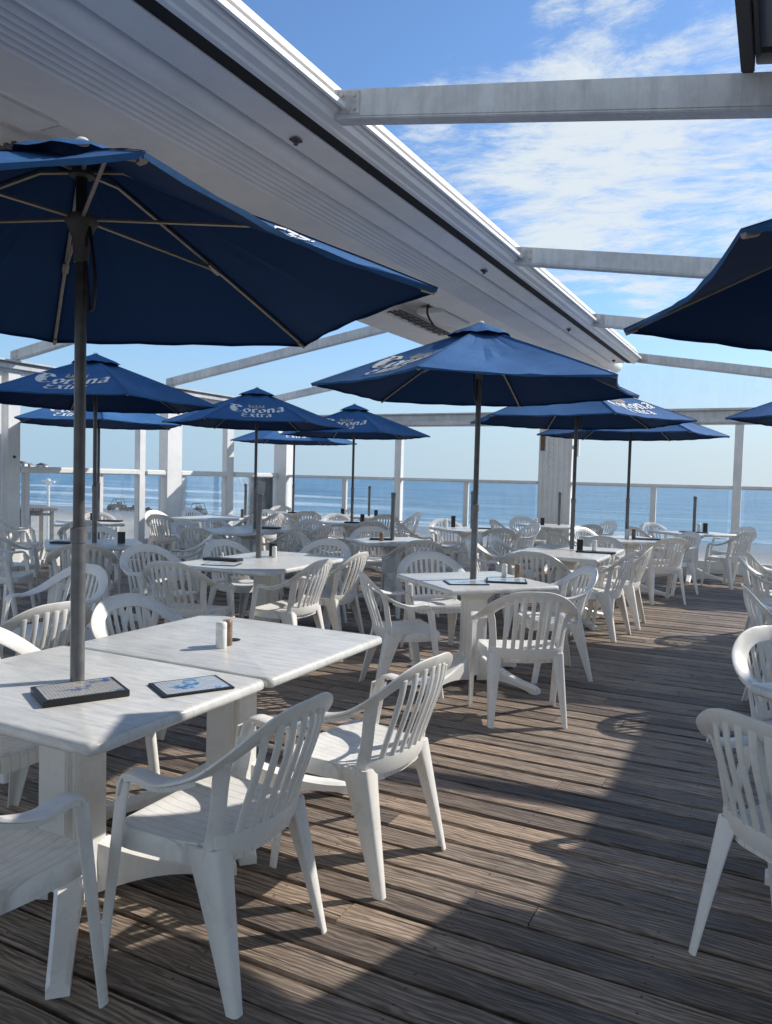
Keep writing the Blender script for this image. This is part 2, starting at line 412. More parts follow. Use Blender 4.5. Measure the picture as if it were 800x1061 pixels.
# ---------------------------------------------------------------- table
def make_table(name, w, d, rz_foot=0.0, hole=False):
    root = empty('cafe_table', (0, 0, 0))
    s = MB(); hx, hy = w/2, d/2
    prof = [(-.03,.698),(-.008,.699),(-.001,.706),(0,.716),(-.002,.726),(-.009,.7335),(-.018,.7355)]
    s.loft([rrect(-hx-i, hx+i, -hy-i, hy+i, max(0.006, 0.03+i), z) for i, z in prof], True, True)
    s.build('tabletop', M['top'], root, angle=50)
    if hole:
        s = MB(); s.lathe([(0.0, .7362), (.030, .7362), (.033, .7375), (.026, .7395), (.01, .740), (0.001, .740)], 20)
        s.build('hole_plug', M['black'], root)
    s = MB()
    def plus(a, b, z):
        return [(a,-b,z),(a,b,z),(b,b,z),(b,a,z),(-b,a,z),(-b,b,z),(-a,b,z),(-a,-b,z),(-b,-b,z),(-b,-a,z),(b,-a,z),(b,-b,z)]
    s.loft([plus(.094,.070,z) for z in (.05,.055)] + [plus(.090,.067,.12), plus(.088,.065,.60), plus(.15,.11,.675), plus(.17,.12,.697)], True, True)
    p = s.build('pedestal', M['resin'], root, bevel=0.004, angle=30)
    p.rotation_euler = (0, 0, rz_foot)
    for k in range(4):
        a = rz_foot + rad(45+90*k); ca, sa = math.cos(a), math.sin(a)
        s = MB(); loops = []
        for i in range(13):
            t = i/12; r = 0.075 + 0.485*t
            top = 0.155*(1-t)**1.7 + 0.048 + 0.004*t; hw = 0.044 - 0.012*t
            bot = 0.012 + 0.030*math.sin(math.pi*min(1, t*1.15))*(1 if t < 0.87 else 0)
            if t > 0.86: bot = 0.0; 
            if i == 12: top -= 0.014
            sec = [(-hw, bot), (hw, bot), (hw, top-0.012), (hw-0.012, top), (-hw+0.012, top), (-hw, top-0.012)]
            loops.append([(r*ca - q*sa, r*sa + q*ca, z) for q, z in sec])
        s.loft(loops, True, True); s.build('foot', M['resin'], root, angle=35)
    return root

# ---------------------------------------------------------------- umbrella
def arc(cx, cy, rx, ry, a0, a1, n=14): return [(cx+rx*math.cos(rad(a0+(a1-a0)*i/n)), cy+ry*math.sin(rad(a0+(a1-a0)*i/n))) for i in range(n+1)]
GL = {
 'C': (1.45, [arc(.85,.72,.62,.78,62,318), [(.62,1.42),(.50,1.1),(.52,.5),(.66,.12)], [(.05,1.25),(.28,1.42),(.55,1.38)], [(1.1,1.38),(1.28,1.16)], arc(.95,.75,.22,.45,70,290)]),
 'o': (.82, [[(.38,1),(.10,.76),(.10,.26),(.38,0)], [(.38,1),(.66,.76),(.66,.26),(.38,0)]]),
 'r': (.66, [[(.15,1.0),(.15,.0)], [(.02,0.02),(.34,.02)], [(.15,.72),(.36,1.0),(.56,.86)]]),
 'n': (.92, [[(.15,1.0),(.15,.0)], [(.02,.02),(.30,.02)], [(.15,.72),(.42,1.0),(.66,.8),(.66,.04),(.84,.04)]]),
 'a': (.86, [[(.10,.80),(.34,1.0),(.62,.82),(.62,.05),(.82,.05)], [(.62,.52),(.18,.42),(.12,.12),(.36,0),(.62,.18)]]),
 'E': (1.05, [arc(.60,.98,.44,.40,60,270), arc(.60,.36,.50,.42,90,315), [(.42,.76),(.80,.76)]]),
 'x': (.80, [[(.05,.98),(.22,.98),(.60,.02),(.78,.02)], [(.70,1.0),(.10,.0)]]),
 't': (.62, [[(.25,1.35),(.25,.15),(.40,0),(.56,.10)], [(.02,.95),(.52,.95)]]),
}
def text_quads(txt, h, nib=(.135,.095), adv=0.06):
    """list of quads (4 x/y points) of broad-nib lettering, x-height h, starting at x=0"""
    qs = []; x = 0
    for ch in txt:
        w, strokes = GL[ch]
        for st in strokes:
            for (ax, ay), (bx, by) in zip(st[:-1], st[1:]):
                nseg = max(1, int(math.hypot(bx-ax, by-ay)/0.35))
                for k in range(nseg):
                    p = (ax+(bx-ax)*k/nseg, ay+(by-ay)*k/nseg); q = (ax+(bx-ax)*(k+1)/nseg, ay+(by-ay)*(k+1)/nseg)
                    nx, ny = nib; m_ = .035
                    qs.append([((x+p[0]-nx)*h, (p[1]-ny)*h), ((x+p[0]+nx)*h, (p[1]+ny-m_)*h), ((x+q[0]+nx)*h, (q[1]+ny)*h), ((x+q[0]-nx)*h, (q[1]-ny+m_)*h)])
        x += w + adv
    return qs, x*h
R0, HA, HC = 1.22, 2.565, 2.12
def csurf(phi, t, kink=0.0):
    """canopy surface in a panel: phi in degrees from the panel centre (-30..30), t 0..1 out from the pole"""
    u = 1 - (phi/30.0)**2
    r = R0*math.cos(rad(30))/math.cos(rad(phi))*t*(1 - 0.055*u*t)
    z = HA - (HA-HC)*(0.94*t + 0.06*t*t) - 0.030*math.sin(math.pi*min(1, t))*u - 0.012*u*t
    return r, z
def make_umbrella():
    root = empty('patio_umbrella', (0, 0, 0))
    s = MB(); s.tube([(0,0,1.22),(0,0,2.54)], 0.0195, 16); s.build('pole', M['pole'], root)
    s = MB(); s.lathe([(.024,.03),(.024,1.235),(.0275,1.237),(.0275,1.285),(.021,1.29)], 18); s.build('lower_pole', M['sleeve'], root)
    # canopy
    s = MB(); nr = 14; npf = 12; vs = []; fs = []; ring = 6*npf
    for k in range(6):
        for j in range(npf):
            phi = -30 + 60*j/npf; a = rad(60*k + phi)
            for i in range(nr+1):
                t = 0.09 + 0.91*i/nr; r, z = csurf(phi, t)
                wk = (1-(phi/30.0)**2); z += 0.0055*wk*math.sin(phi*0.55+k*2.1+t*3)*math.sin(math.pi*min(1, t*.9)) + 0.0035*wk*t*math.sin(phi*0.9+k+t*9)
                vs.append((r*math.cos(a), r*math.sin(a), z))
    n1 = nr+1
    for q in range(ring):
        q2 = (q+1) % ring
        for i in range(nr): fs.append((q*n1+i, q*n1+i+1, q2*n1+i+1, q2*n1+i))
    # hem turned under at the edge
    hb = len(vs)
    for k in range(6):
        for j in range(npf):
            phi = -30 + 60*j/npf; a = rad(60*k + phi); r, z = csurf(phi, 1.0); r -= 0.006
            vs.append((r*math.cos(a), r*math.sin(a), z-0.012 - 0.003*math.sin(j*1.9+k)))
    for q in range(ring):
        q2 = (q+1) % ring; fs.append((q*n1+nr, hb+q, hb+q2, q2*n1+nr))
    for k in range(6):
        a0 = rad(60*k + 30); ca, sa = math.cos(a0), math.sin(a0)
        for i in range(12):
            q = []
            for t in (0.10+0.9*i/12, 0.10+0.9*(i+1)/12):
                rr_, zz = csurf(30, t)
                for sd in (-.009, .009): q.append((rr_*ca - sd*sa, rr_*sa + sd*ca, zz+.0022 + .0008*math.sin(t*60)))
            b0 = len(vs); vs += q; fs.append((b0, b0+2, b0+3, b0+1))
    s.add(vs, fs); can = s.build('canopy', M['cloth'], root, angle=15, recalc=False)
    # printed crest and words on one panel (its centre faces local +x)
    def onp(a_, b_):
        """a_ across the panel, b_ distance out from the pole"""
        phi = math.degrees(math.atan2(a_, b_)); phi = max(-29, min(29, phi)); rr = math.hypot(a_, b_)
        t = rr/(R0*math.cos(rad(30))/math.cos(rad(phi))); 
        for _ in range(4):
            r, z = csurf(phi, t); t *= rr/r
        r, z = csurf(phi, t)
        return (r*math.cos(rad(phi)), r*math.sin(rad(phi)), z)
    for words, h, bc, mm in (('Corona', .104, .750, 'ink'), ('Extra', .078, .895, 'ink')):
        qs, wd = text_quads(words, h); s = MB()
        for n_, q in enumerate(qs):
            pts = []
            for (x, y) in q:
                p = Vector(onp(x*1.12 - wd*1.12/2 + .01, bc - y*1.25)); p.z += 0.0055 + 0.00013*(n_ % 9)
                pts.append(p)
            s.add(pts, [(0,1,2,3)])
        s.build('printed_word', M[mm], can, smooth=False)
    s = MB(); cq = []
    bcr = .548
    base = arc(0, 0, .105, .030, 200, 340, 10)
    for (ax, ay), (bx, by) in zip(base[:-1], base[1:]): cq.append([(ax, ay-.008), (bx, by-.008), (bx, by+.008), (ax, ay+.008)])
    for i in range(5):
        x = -.084 + .042*i; y0 = -.012; hgt = .045 if i in (1, 3) else .055
        cq.append([(x-.020, y0), (x+.020, y0), (x+.007, y0+hgt), (x-.007, y0+hgt)])
        cq.append([(x*1.06-.010, y0+hgt-.002), (x*1.06+.010, y0+hgt-.002), (x*1.06+.010, y0+hgt+.015), (x*1.06-.010, y0+hgt+.015)])
    for n_, q in enumerate(cq):
        pts = []
        for (x, y) in q:
            p = Vector(onp(x, bcr - y*1.15)); p.z += 0.0055 + 0.00013*(n_ % 9); pts.append(p)
        s.add(pts, [(0,1,2,3)])
    s.build('printed_crown', M['tan'], can, smooth=False)
    # vent cap
    s = MB(); vs = []; fs = []
    for q in range(36):
        a = rad(10*q); ph = ((10*q + 30) % 60) - 30; lift = (ph/30)**2
        for i in range(6):
            t = i/5; r = 0.012 + (0.235 - 0.03*(1-lift))*t
            z = HA + 0.038 - 0.070*t - (0.020*t if i < 5 else 0.030) + 0.022*(1-lift)*t*math.sin(q*1.3)*0.4
            vs.append((r*math.cos(a), r*math.sin(a), z))
    for q in range(36):
        q2 = (q+1) % 36
        for i in range(5): fs.append((q*6+i, q*6+i+1, q2*6+i+1, q2*6+i))
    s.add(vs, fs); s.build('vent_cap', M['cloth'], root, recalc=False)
    s = MB(); s.lathe([(.022, HA+.030), (.026, HA+.038), (.018, HA+.048), (.004, HA+.051)], 12); s.build('finial', M['salt'], root)
    s = MB(); s.lathe([(.020, HA-.085), (.042, HA-.080), (.042, HA-.045), (.020, HA-.04)], 14); s.build('top_hub', M['runner'], root)
    zr = 2.345
    s = MB(); s.lathe([(.023, zr-.15), (.026, zr-.12), (.030, zr-.07), (.046, zr-.03), (.056, zr-.012), (.056, zr+.004), (.04, zr+.010), (.021, zr+.010)], 18); s.build('runner', M['runner'], root)
    for k in range(6):
        a = rad(60*k + 30); ca, sa = math.cos(a), math.sin(a)
        def rp(t, dz=-0.016):
            r, z = csurf(30, t); return (r*ca, r*sa, z+dz)
        s = MB(); s.tube([(0.035*ca, 0.035*sa, HA-.065)] + [rp(t) for t in (0.12, .35, .6, .8, .985)], 0.0075, 6)
        s.tube([rp(.955, -.022), rp(.992, -.018)], .009, 6)
        rb = s.build('rib', M['ribm'], root)
        s = MB(); s.tube([(.05*ca, .05*sa, zr-.004), rp(.50, -.026)], 0.0065, 6); s.tube([rp(.48, -.02), rp(.53, -.02)], .014, 6)
        s.build('strut', M['ribm'], rb)
    s = MB(); pts = [(.026,.0,zr-.10),(.040,0,zr-.03),(.052,.004,zr-.10),(.062,.01,zr-.20),(.055,.012,zr-.29),(.036,.01,zr-.31),(.030,.006,zr-.24),(.026,0,zr-.15)]
    s.tube(catmull(pts, 4), .0055, 6); s.build('pull_strap', M['black'], root)
    return root

# ================================================================ build prototypes and place them
chair0 = make_chair(); used = [False]
def place_chair(x, y, facing, label, group='white resin armchairs around the deck tables', z=0.0):
    c = chair0 if not used[0] else copy_tree(chair0)
    used[0] = True
    c.location = (x, y, z); c.rotation_euler = (0, 0, rad(facing-90))
    tag(c, label, 'chair', group); return c
GT = 'white resin tables on the deck'
def table(x, y, w, d, rz, label, foot=0.0, hole=False):
    key = (w, d, foot, hole)
    if key in tproto: t = copy_tree(tproto[key])
    else: t = make_table('t', w, d, rad(foot), hole); tproto[key] = t
    t.location = (x, y, 0); t.rotation_euler = (0, 0, rad(rz)); tag(t, label, 'table', GT); return t
tproto = {}
S = 0.90
TABLES = {
 # name: x, y, w, d, rot, foot, hole, phrase used in the chair labels
 'T1': (-2.12, 1.86, 1.04, .80, 0, 0, False, 'nearest table with the thick menu'),
 'T2': (-2.11, 2.715, 1.04, .90, 0, 0, True, 'plugged-hole table with salt and pepper'),
 'T3': (-1.95, 5.33, .88, .88, 50, -20, False, 'table under the central pale blue umbrella'),
 'T4': (-3.87, 5.42, .95, 1.42, 2, 0, False, 'long table with the thick bare pole'),
 'T5': (-6.08, 5.58, .92, .92, 51, 0, False, 'table under the left lettered umbrella'),
 'T6': (-8.60, 7.80, .90, .90, 48, 0, False, 'far left corner table before the beach'),
 'T7': (-8.25, 10.2, .90, 1.55, 0, 0, False, 'bare table along the left glass'),
 'T8': (-6.20, 8.30, .90, 1.45, 0, 0, False, 'shaded blue-grey long table'),
 'T9': (-3.98, 8.05, .88, .88, 49, 0, False, 'table with bare pole and brown shaker'),
 'T10': (-6.02, 10.7, .88, .88, 47, 0, False, 'table under the small drooping umbrella'),
 'T11': (-6.80, 12.7, .88, .88, 47, 0, False, 'small table with thin bare pole by the glass'),
 'T12': (-8.30, 12.5, .88, .88, 47, 0, False, 'corner table under the farthest small umbrella'),
 'T13': (-4.05, 10.75, .90, .90, 49, 0, False, 'table behind the central umbrella pole'),
 'T14': (-1.95, 8.15, .92, 1.45, 0, 0, False, 'long table with the black tray'),
 'T15': (-3.30, 12.75, .90, .90, 45, 0, False, 'table at the wide white column'),
 'T16': (-1.75, 10.6, .90, .90, 46, 0, False, 'table under the right lettered umbrella'),
 'T17': (-1.15, 12.75, .92, .92, 47, 0, False, 'far right table by the sea glass'),
 'T18': (.58, 3.17, .92, .92, 45, 0, False, 'nearest right-hand table'),
 'T19': (.75, 8.15, .90, 1.3, 0, 0, False, 'right edge table before the sand'),
 'T20': (.85, 5.65, .90, .90, 45, 0, False, 'right side table behind the nearest one'),
 'T22': (1.70, 3.98, .90, .90, 45, 0, False, ''),
 'T21': (-5.0, 2.4, .90, 1.2, 0, 0, False, 'table off the left edge'),
}
TLAB = {
 'T1': 'nearest white table, with the umbrella pole, a thick menu and a flat menu on it',
 'T2': 'white table behind the nearest one, with plugged round hole, salt and pepper',
 'T3': 'white table turned cornerwise under the central pale blue umbrella, two menus on it',
 'T4': 'long white table with thick bare pole stub, black and white shakers and menu',
 'T5': 'shaded square table under the left lettered umbrella, black menu and black holder on it',
 'T6': 'small sunlit table farthest left before the sand, black menu on it',
 'T7': 'long bare table beside the left glass wall with only a brown shaker',
 'T8': 'long blue-shaded table left of centre, black menu on it, thin umbrella pole',
 'T9': 'square table left of the central umbrella pole with bare pole and brown shaker',
 'T10': 'blue-shaded table at the foot of the drooping small umbrella, black holder on it',
 'T11': 'small table by the sea glass with thin bare pole, left of the slim white post',
 'T12': 'farthest left corner table under the small low umbrella',
 'T13': 'square table directly behind the central umbrella pole, near the sea glass',
 'T14': 'long glossy table right of centre with black tray under the wide right umbrella',
 'T15': 'small table in front of the wide white column with thin bare pole',
 'T16': 'square table with pepper and salt under the right lettered umbrella',
 'T17': 'table at the far right with thin bare pole, before the slim post',
 'T18': 'white table cut by the right edge, among the two nearest right chairs',
 'T19': 'table beyond the right edge of the photo, before the beach',
 'T20': 'table beyond the right edge, behind the nearest right-hand table',
 'T22': 'table beyond the right edge, under the umbrella beyond the edge',
 'T21': 'table beyond the left edge of the photo, left of the nearest table',
}
for k, (x, y, w, d, rz, ft, hole, ph) in TABLES.items(): table(x, y, w, d, rz, TLAB[k], ft, hole)

# chairs: table, angle round the table, radius of the chair's centre, turn away from the table, place words
CH = [
 ('C', -1.52, 1.87, 180, 'armchair nearest the camera, half in sun, back to the camera, at the nearest table'),
 ('C', -1.42, 2.61, 174, 'second armchair from the camera, in full sun, right side of the plugged-hole table'),
 ('C', -1.87, 1.33, 90, 'armchair cut by the left edge, its right arm in front of the nearest pedestal'),
 ('C', -1.40, 4.68, 120, 'armchair with its back to the camera before the table under the central umbrella'),
 ('C', -1.52, 5.78, 214, 'armchair right of the table under the central umbrella, turned towards the camera'),
 ('C', -2.26, 4.84, 40, 'armchair left of the table under the central umbrella, side on, facing right'),
 ('C', -2.50, 5.95, 312, 'sunlit armchair behind the table under the central umbrella, facing the camera'),
 ('C', -2.69, 2.95, 0, 'bright sunlit armchair on the left side of the plugged-hole table, facing right'),
 ('C', -2.62, 2.02, 4, 'armchair cut by the left edge with white rounded rim, beyond the nearest table'),
 ('C', -3.41, 2.62, 176, 'armchair seen from its side beyond the nearest umbrella pole, facing left'),
 ('C', -4.18, 3.45, 268, 'armchair cut by the left edge behind the nearest chairs, rounded rim only'),
 ('C', -5.68, 2.3, 0, 'armchair beyond the left edge at the left table'),
 # T4
 ('C', -3.42, 5.05, 182, 'grey-shaded armchair at the near right side of the thick bare pole table'),
 ('C', -3.47, 5.76, 184, 'armchair just right of its twin at the thick bare pole table, nearer the umbrella'),
 ('C', -3.95, 4.58, 98, 'armchair with its dark back to the camera before the thick bare pole table'),
 ('C', -4.62, 5.00, -12, 'armchair with white rim left of the thick bare pole table, behind a darker one'),
 ('C', -4.48, 5.90, -10, 'brightest white armchair behind the menu of the thick bare pole table'),
 ('C', -4.02, 6.42, 272, 'grey rounded armchair at the far end of the thick bare pole table'),
 # T5
 ('C', -5.60, 5.02, 134, 'shaded armchair with its back to the camera, beyond the nearest umbrella pole'),
 ('C', -6.62, 5.0, 35, 'shaded armchair with long arms at the left table under the lettered umbrella'),
 ('C', -6.68, 6.12, 312, 'grey armchair behind the left table under the lettered umbrella'),
 ('C', -5.50, 6.15, 222, 'armchair right of the left table under the lettered umbrella, mostly hidden'),
 ('C', -7.35, 5.55, 100, 'armchair with crossing arms by the big left post, facing the beach'),
 # T6
 ('C', -9.02, 8.32, 318, 'small sunlit armchair behind the far left table, before the sand'),
 ('C', -8.10, 7.25, 138, 'armchair with its back to the camera at the far left table'),
 ('C', -9.2, 7.2, 45, 'armchair against the left glass at the far left table'),
 # T7
 ('C', -8.84, 9.63, 0, 'white armchair in sun left of the bare table along the left glass'),
 ('C', -8.30, 9.10, 100, 'armchair before the bare table along the left glass, arm to the left'),
 ('C', -8.88, 10.55, 0, 'armchair with bright rounded top against the left glass, below the middle post'),
 ('C', -7.66, 9.88, 186, 'armchair on the near right of the bare table along the left glass'),
 ('C', -7.64, 10.55, 176, 'armchair on the far right of the bare table along the left glass'),
 ('C', -8.3, 11.3, 270, 'armchair at the far end of the bare table along the left glass'),
 # T8
 ('C', -6.80, 8.02, 0, 'blue-shaded armchair left of the shaded long table'),
 ('C', -6.82, 8.70, 0, 'blue-shaded armchair on the far left of the shaded long table'),
 ('C', -6.12, 7.42, 94, 'dark armchair with its back to the camera before the shaded long table'),
 ('C', -5.58, 7.96, 184, 'grey armchair near right of the shaded long table, side on'),
 ('C', -5.56, 8.62, 180, 'grey armchair far right of the shaded long table'),
 ('C', -6.05, 9.22, 268, 'dark blue armchair at the far end of the shaded long table'),
 # T9
 ('C', -3.50, 7.56, 134, 'broad grey armchair back before the bare pole table, left of the umbrella pole'),
 ('C', -4.47, 8.60, 312, 'white-rimmed armchair behind the bare pole table with brown shaker'),
 ('C', -3.44, 8.58, 222, 'side-on armchair right of the bare pole table with brown shaker'),
 ('C', -4.50, 7.52, 42, 'armchair left of the bare pole table with brown shaker, arm raised behind'),
 # T10
 ('C', -6.48, 10.2, 44, 'armchair left of the small drooping umbrella pole, half hidden'),
 ('C', -5.52, 10.22, 136, 'armchair before the small drooping umbrella table, back to the camera'),
 ('C', -5.52, 11.20, 225, 'armchair beyond the drooping umbrella table, right side'),
 ('C', -6.50, 11.18, 315, 'armchair beyond the drooping umbrella table, left side'),
 # T11, T12
 ('C', -6.28, 12.22, 134, 'armchair with its back to the camera at the thin bare pole table, left half'),
 ('C', -6.30, 13.18, 226, 'sunlit armchair in profile near the glass left of the slim white post'),
 ('C', -7.30, 12.2, 44, 'armchair left of the thin bare pole table by the glass'),
 ('C', -7.78, 12.05, 132, 'large-backed armchair before the farthest left corner table'),
 ('C', -8.85, 12.98, 318, 'tiny white armchair in the far left corner by the post'),
 ('C', -7.75, 13.05, 226, 'armchair near the glass in the far left corner, facing left'),
 # T13
 ('C', -3.52, 10.20, 132, 'armchair with its back to the camera at the table behind the central pole'),
 ('C', -3.50, 11.28, 224, 'armchair with tilted oval back right of the table behind the central pole'),
 ('C', -4.56, 11.30, 314, 'armchair by the sea glass left of the central umbrella pole'),
 ('C', -4.60, 10.22, 44, 'armchair left of the table behind the central pole, reversed rim'),
 # T14
 ('C', -2.62, 7.85, 4, 'white armchair on the near left of the long table with the black tray'),
 ('C', -2.60, 8.52, 0, 'bluish armchair on the far left of the long table with the black tray'),
 ('C', -1.99, 7.22, 92, 'wide dark armchair back just behind the central umbrella table'),
 ('C', -1.87, 9.12, 266, 'wide armchair at the far end of the long table with the black tray'),
 ('C', -1.52, 7.55, 172, 'bluish armchair near right of the long table, back turned to the aisle'),
 ('C', -1.46, 8.26, 182, 'armchair far right of the long table, just behind the bluish one'),
 # T15
 ('C', -3.86, 12.2, 44, 'dark tilted armchair left of the wide white column table'),
 ('C', -2.76, 12.22, 136, 'dark armchair before the wide white column table, by the right umbrella pole'),
 ('C', -3.84, 13.18, 314, 'pale armchair against the glass, left foot of the wide column'),
 ('C', -2.72, 13.18, 226, 'round-backed armchair against the glass, right of the wide column'),
 # T16
 ('C', -2.22, 10.95, 330, 'sunlit white armchair behind the tray, left of the right lettered umbrella table'),
 ('C', -1.30, 10.14, 130, 'armchair with its broad back to the camera at the right lettered umbrella table'),
 ('C', -1.25, 11.08, 226, 'armchair on the aisle side of the right lettered umbrella table, facing left'),
 ('C', -2.30, 10.05, 44, 'armchair left of the right lettered umbrella table, mostly hidden'),
 # T17
 ('C', -0.64, 12.26, 150, 'armchair facing the far right table, alone at the end of the aisle'),
 ('C', -0.62, 13.28, 226, 'armchair behind the one at the end of the aisle, by the glass'),
 ('C', -1.64, 13.22, 314, 'low rounded armchair behind the far right table by the glass'),
 ('C', -1.68, 12.22, 44, 'dark armchair left of the far right table'),
 # right side
 ('C', 0.10, 8.45, 8, 'bluish armchair at the right edge, upper of two seen from the side'),
 ('C', 0.05, 7.82, 4, 'bluish armchair at the right edge, lower of two with sloping arms'),
 ('C', 0.16, 5.62, 10, 'white armchair at the right edge with narrow upright back, third from the camera'),
 ('C', 0.22, 3.74, -46, 'bright white armchair at the right edge behind the nearest right-hand one'),
 ('C', 0.17, 2.64, 52, 'nearest right-hand armchair, curved back and one leg, cut by the edge'),
]
for _, x, y, a, lab in CH: place_chair(x, y, a, lab)

# umbrellas: x, y, angle of the printed panel, extra lift
umb0 = make_umbrella(); ufirst = [True]
UM = [
 (-2.14, 1.89, -6, 0.0, 'huge navy umbrella overhead at upper left, its underside and ribs in view', 0),
 (-6.13, 5.62, 300, 0.02, 'navy lettered umbrella at left, half hidden by the nearest pole', 0),
 (-8.60, 7.95, 290, 0.0, 'navy umbrella low behind the left lettered one', 0),
 (-6.20, 8.40, 306, 0.0, 'navy umbrella with full front lettering, left of centre', 0),
 (-6.02, 10.72, 287, 0.0, 'small navy umbrella with a drooping right corner, left of the central one', 0),
 (-8.36, 12.55, 305, -0.02, 'farthest small navy umbrella peeping below the drooping one', 0),
 (-1.97, 5.35, 243, 0.0, 'pale blue sunlit umbrella in the centre below the ridge', 0),
 (-1.97, 8.41, 330, 0.0, 'wide umbrella right of the central one with sunlit lettering', 0),
 (-1.76, 10.58, 283, -0.02, 'low umbrella on a thin pole behind the wide right one', 0),
 (.65, 2.93, 22, -0.06, 'dark navy umbrella corner cut by the upper right edge', 0),
 (1.75, 3.82, 40, 0.0, 'navy umbrella added beyond the right edge to shade the near deck', 0),  # unseen umbrella, put in for its shadow on the near deck
 (.72, 8.35, 40, 0.0, 'navy umbrella corner at the right edge before the slim post', 0),
 (1.15, 13.0, 50, -0.08, 'tiny tip of a navy umbrella at the right edge', 0),
]
for x, y, lg, dz, lab, _ in UM:
    u = umb0 if ufirst[0] else copy_tree(umb0); ufirst[0] = False
    u.location = (x, y, dz); u.rotation_euler = (0, 0, rad(lg)); tag(u, lab, 'umbrella', 'navy patio umbrellas')
umb0.rotation_euler = (rad(-0.5), rad(-0.5), rad(-6)); umb0.location.z = -.02

# bare pole stubs
s = MB(); s.lathe([(.024,.03),(.024,1.235),(.0275,1.237),(.0275,1.285),(.022,1.29)], 16)
st0 = s.build('umbrella_stand_pole', M['sleeve'])
STUBS = [(-4.02, 5.51, 'thick bare pole rising from the long table, left of centre'),
 (-4.0, 8.10, 'bare pole left of the central umbrella pole, over the brown shaker'),
 (-6.78, 12.72, 'thin bare pole against the sea beside the slim white post'),
 (-4.03, 10.82, 'bare pole half hidden by the central umbrella pole'),
 (-3.24, 12.85, 'bare pole standing before the wide white column'),
 (-1.13, 12.85, 'bare pole on the far right table against the sea'),
 (-8.25, 10.9, 'short dark pole against the left glass post')]
for i, (x, y, lab) in enumerate(STUBS):
    o = st0 if i == 0 else st0.copy()
    if i: col.objects.link(o)
    o.location = (x, y, 0); tag(o, lab, 'pole', 'bare umbrella poles in the tables')

# ---------------------------------------------------------------- table-top items
ZT = 0.7358
def menu(x, y, w, d, h, rz, label, mm='menu'):
    r = empty('menu', (x, y, ZT), rad(rz)); tag(r, label, 'menu', 'menus on the tables')
    s = MB(); s.loft([rrect(-w/2, w/2, -d/2, d/2, .006, z, 2) for z in (0.0005, h)], True, True); s.build('cover', M['black'], r, bevel=0.0015)
    s = MB(); e = .014; s.loft([rrect(-w/2+e, w/2-e, -d/2+e, d/2-e, .003, z, 2) for z in (h+.0004, h+.0016)], True, True); s.build('page', M[mm], r)
def shaker(x, y, m, label, h=.098, r=.0215):
    s = MB(); s.lathe([(r*.93, ZT), (r, ZT+.004), (r, ZT+h*.72), (r*.98, ZT+h*.73), (r*.98, ZT+h*.75), (r, ZT+h*.76), (r, ZT+h-.006), (r*.8, ZT+h), (.001, ZT+h+.001)], 18, x, y)
    o = s.build('shaker', M[m]); tag(o, label, 'shaker', 'shakers and holders on the tables')
def holder(x, y, label, h=.115, w=.032, dp=.05, rz=20):
    r = empty('condiment_holder', (x, y, ZT), rad(rz)); tag(r, label, 'holder', 'shakers and holders on the tables')
    s = MB(); s.loft([rrect(-w, w, -dp/2, dp/2, .006, z, 2) for z in (.0005, h)], True, True); s.build('box', M['black'], r, bevel=.002)
menu(-2.00, 1.78, .265, .200, .020, 62, 'thick black menu book beside the nearest umbrella pole', 'menu2')
menu(-1.76, 2.04, .245, .185, .006, 60, 'flat menu with blue print in a thin black frame on the nearest table')
shaker(-2.055, 2.565, 'salt', 'white salt shaker casting a shadow on the plugged-hole table', .11, .023)
shaker(-2.066, 2.618, 'pepper', 'brown pepper shaker behind the nearest white salt shaker', .108, .022)
menu(-1.93, 5.10, .29, .21, .006, 35, 'flat menu at the foot of the central umbrella pole')
menu(-1.72, 5.36, .29, .21, .012, 20, 'dark-edged menu right of the central umbrella pole')
shaker(-1.82, 5.62, 'salt', 'white shaker right of the central umbrella pole')
shaker(-1.73, 5.66, 'pepper', 'brown shaker right of the central umbrella pole')
holder(-4.00, 5.70, 'black holder beside the thick bare pole'); shaker(-3.93, 5.62, 'salt', 'white shaker beside the thick bare pole')
menu(-4.12, 5.15, .32, .12, .020, 10, 'thick black menu on the long table with the thick bare pole', 'black')
menu(-3.95, 4.92, .28, .2, .004, 20, 'blue sheet in front of the thick black menu on the long table')
menu(-6.20, 5.35, .30, .14, .02, 20, 'black menu on the left table beside the pole foot', 'black'); holder(-5.86, 5.72, 'black holder right of the left umbrella pole')
menu(-8.45, 8.05, .3, .13, .02, 25, 'black menu on the farthest left small table', 'black'); holder(-8.70, 7.95, 'black holder on the farthest left small table')
shaker(-8.05, 10.55, 'pepper', 'brown shaker alone on the bare table along the left glass', .13, .026)
menu(-6.10, 8.55, .34, .14, .02, 10, 'black menu on the shaded blue-grey table', 'black')
menu(-4.10, 8.0, .26, .14, .018, 30, 'dark menu at the foot of the bare pole left of centre', 'black'); shaker(-4.02, 7.86, 'pepper', 'brown shaker in front of the bare pole left of centre', .1, .024)
holder(-5.90, 10.85, 'black holder beside the small drooping umbrella pole', .13); menu(-5.9, 10.55, .26, .14, .02, 20, 'black menu under the small drooping umbrella', 'black')
holder(-7.25, 12.55, 'black holder left of the thin bare pole by the sea glass', .12); holder(-6.58, 12.62, 'slim black holder right of the thin bare pole by the sea glass', .12)
menu(-8.2, 12.4, .28, .14, .02, 20, 'black menu on the far left corner table', 'black')
shaker(-4.42, 10.75, 'salt', 'white shaker left of the table behind the central pole', .12, .026); holder(-4.36, 10.9, 'tall black holder left of the central umbrella pole', .17)
menu(-3.9, 10.9, .3, .18, .012, 20, 'dark menu on the table behind the central pole', 'black')
holder(-1.86, 8.30, 'black holder right of the wide umbrella pole', .12, .03); shaker(-1.73, 8.42, 'salt', 'white shaker on the black tray of the long right table', .11, .025)
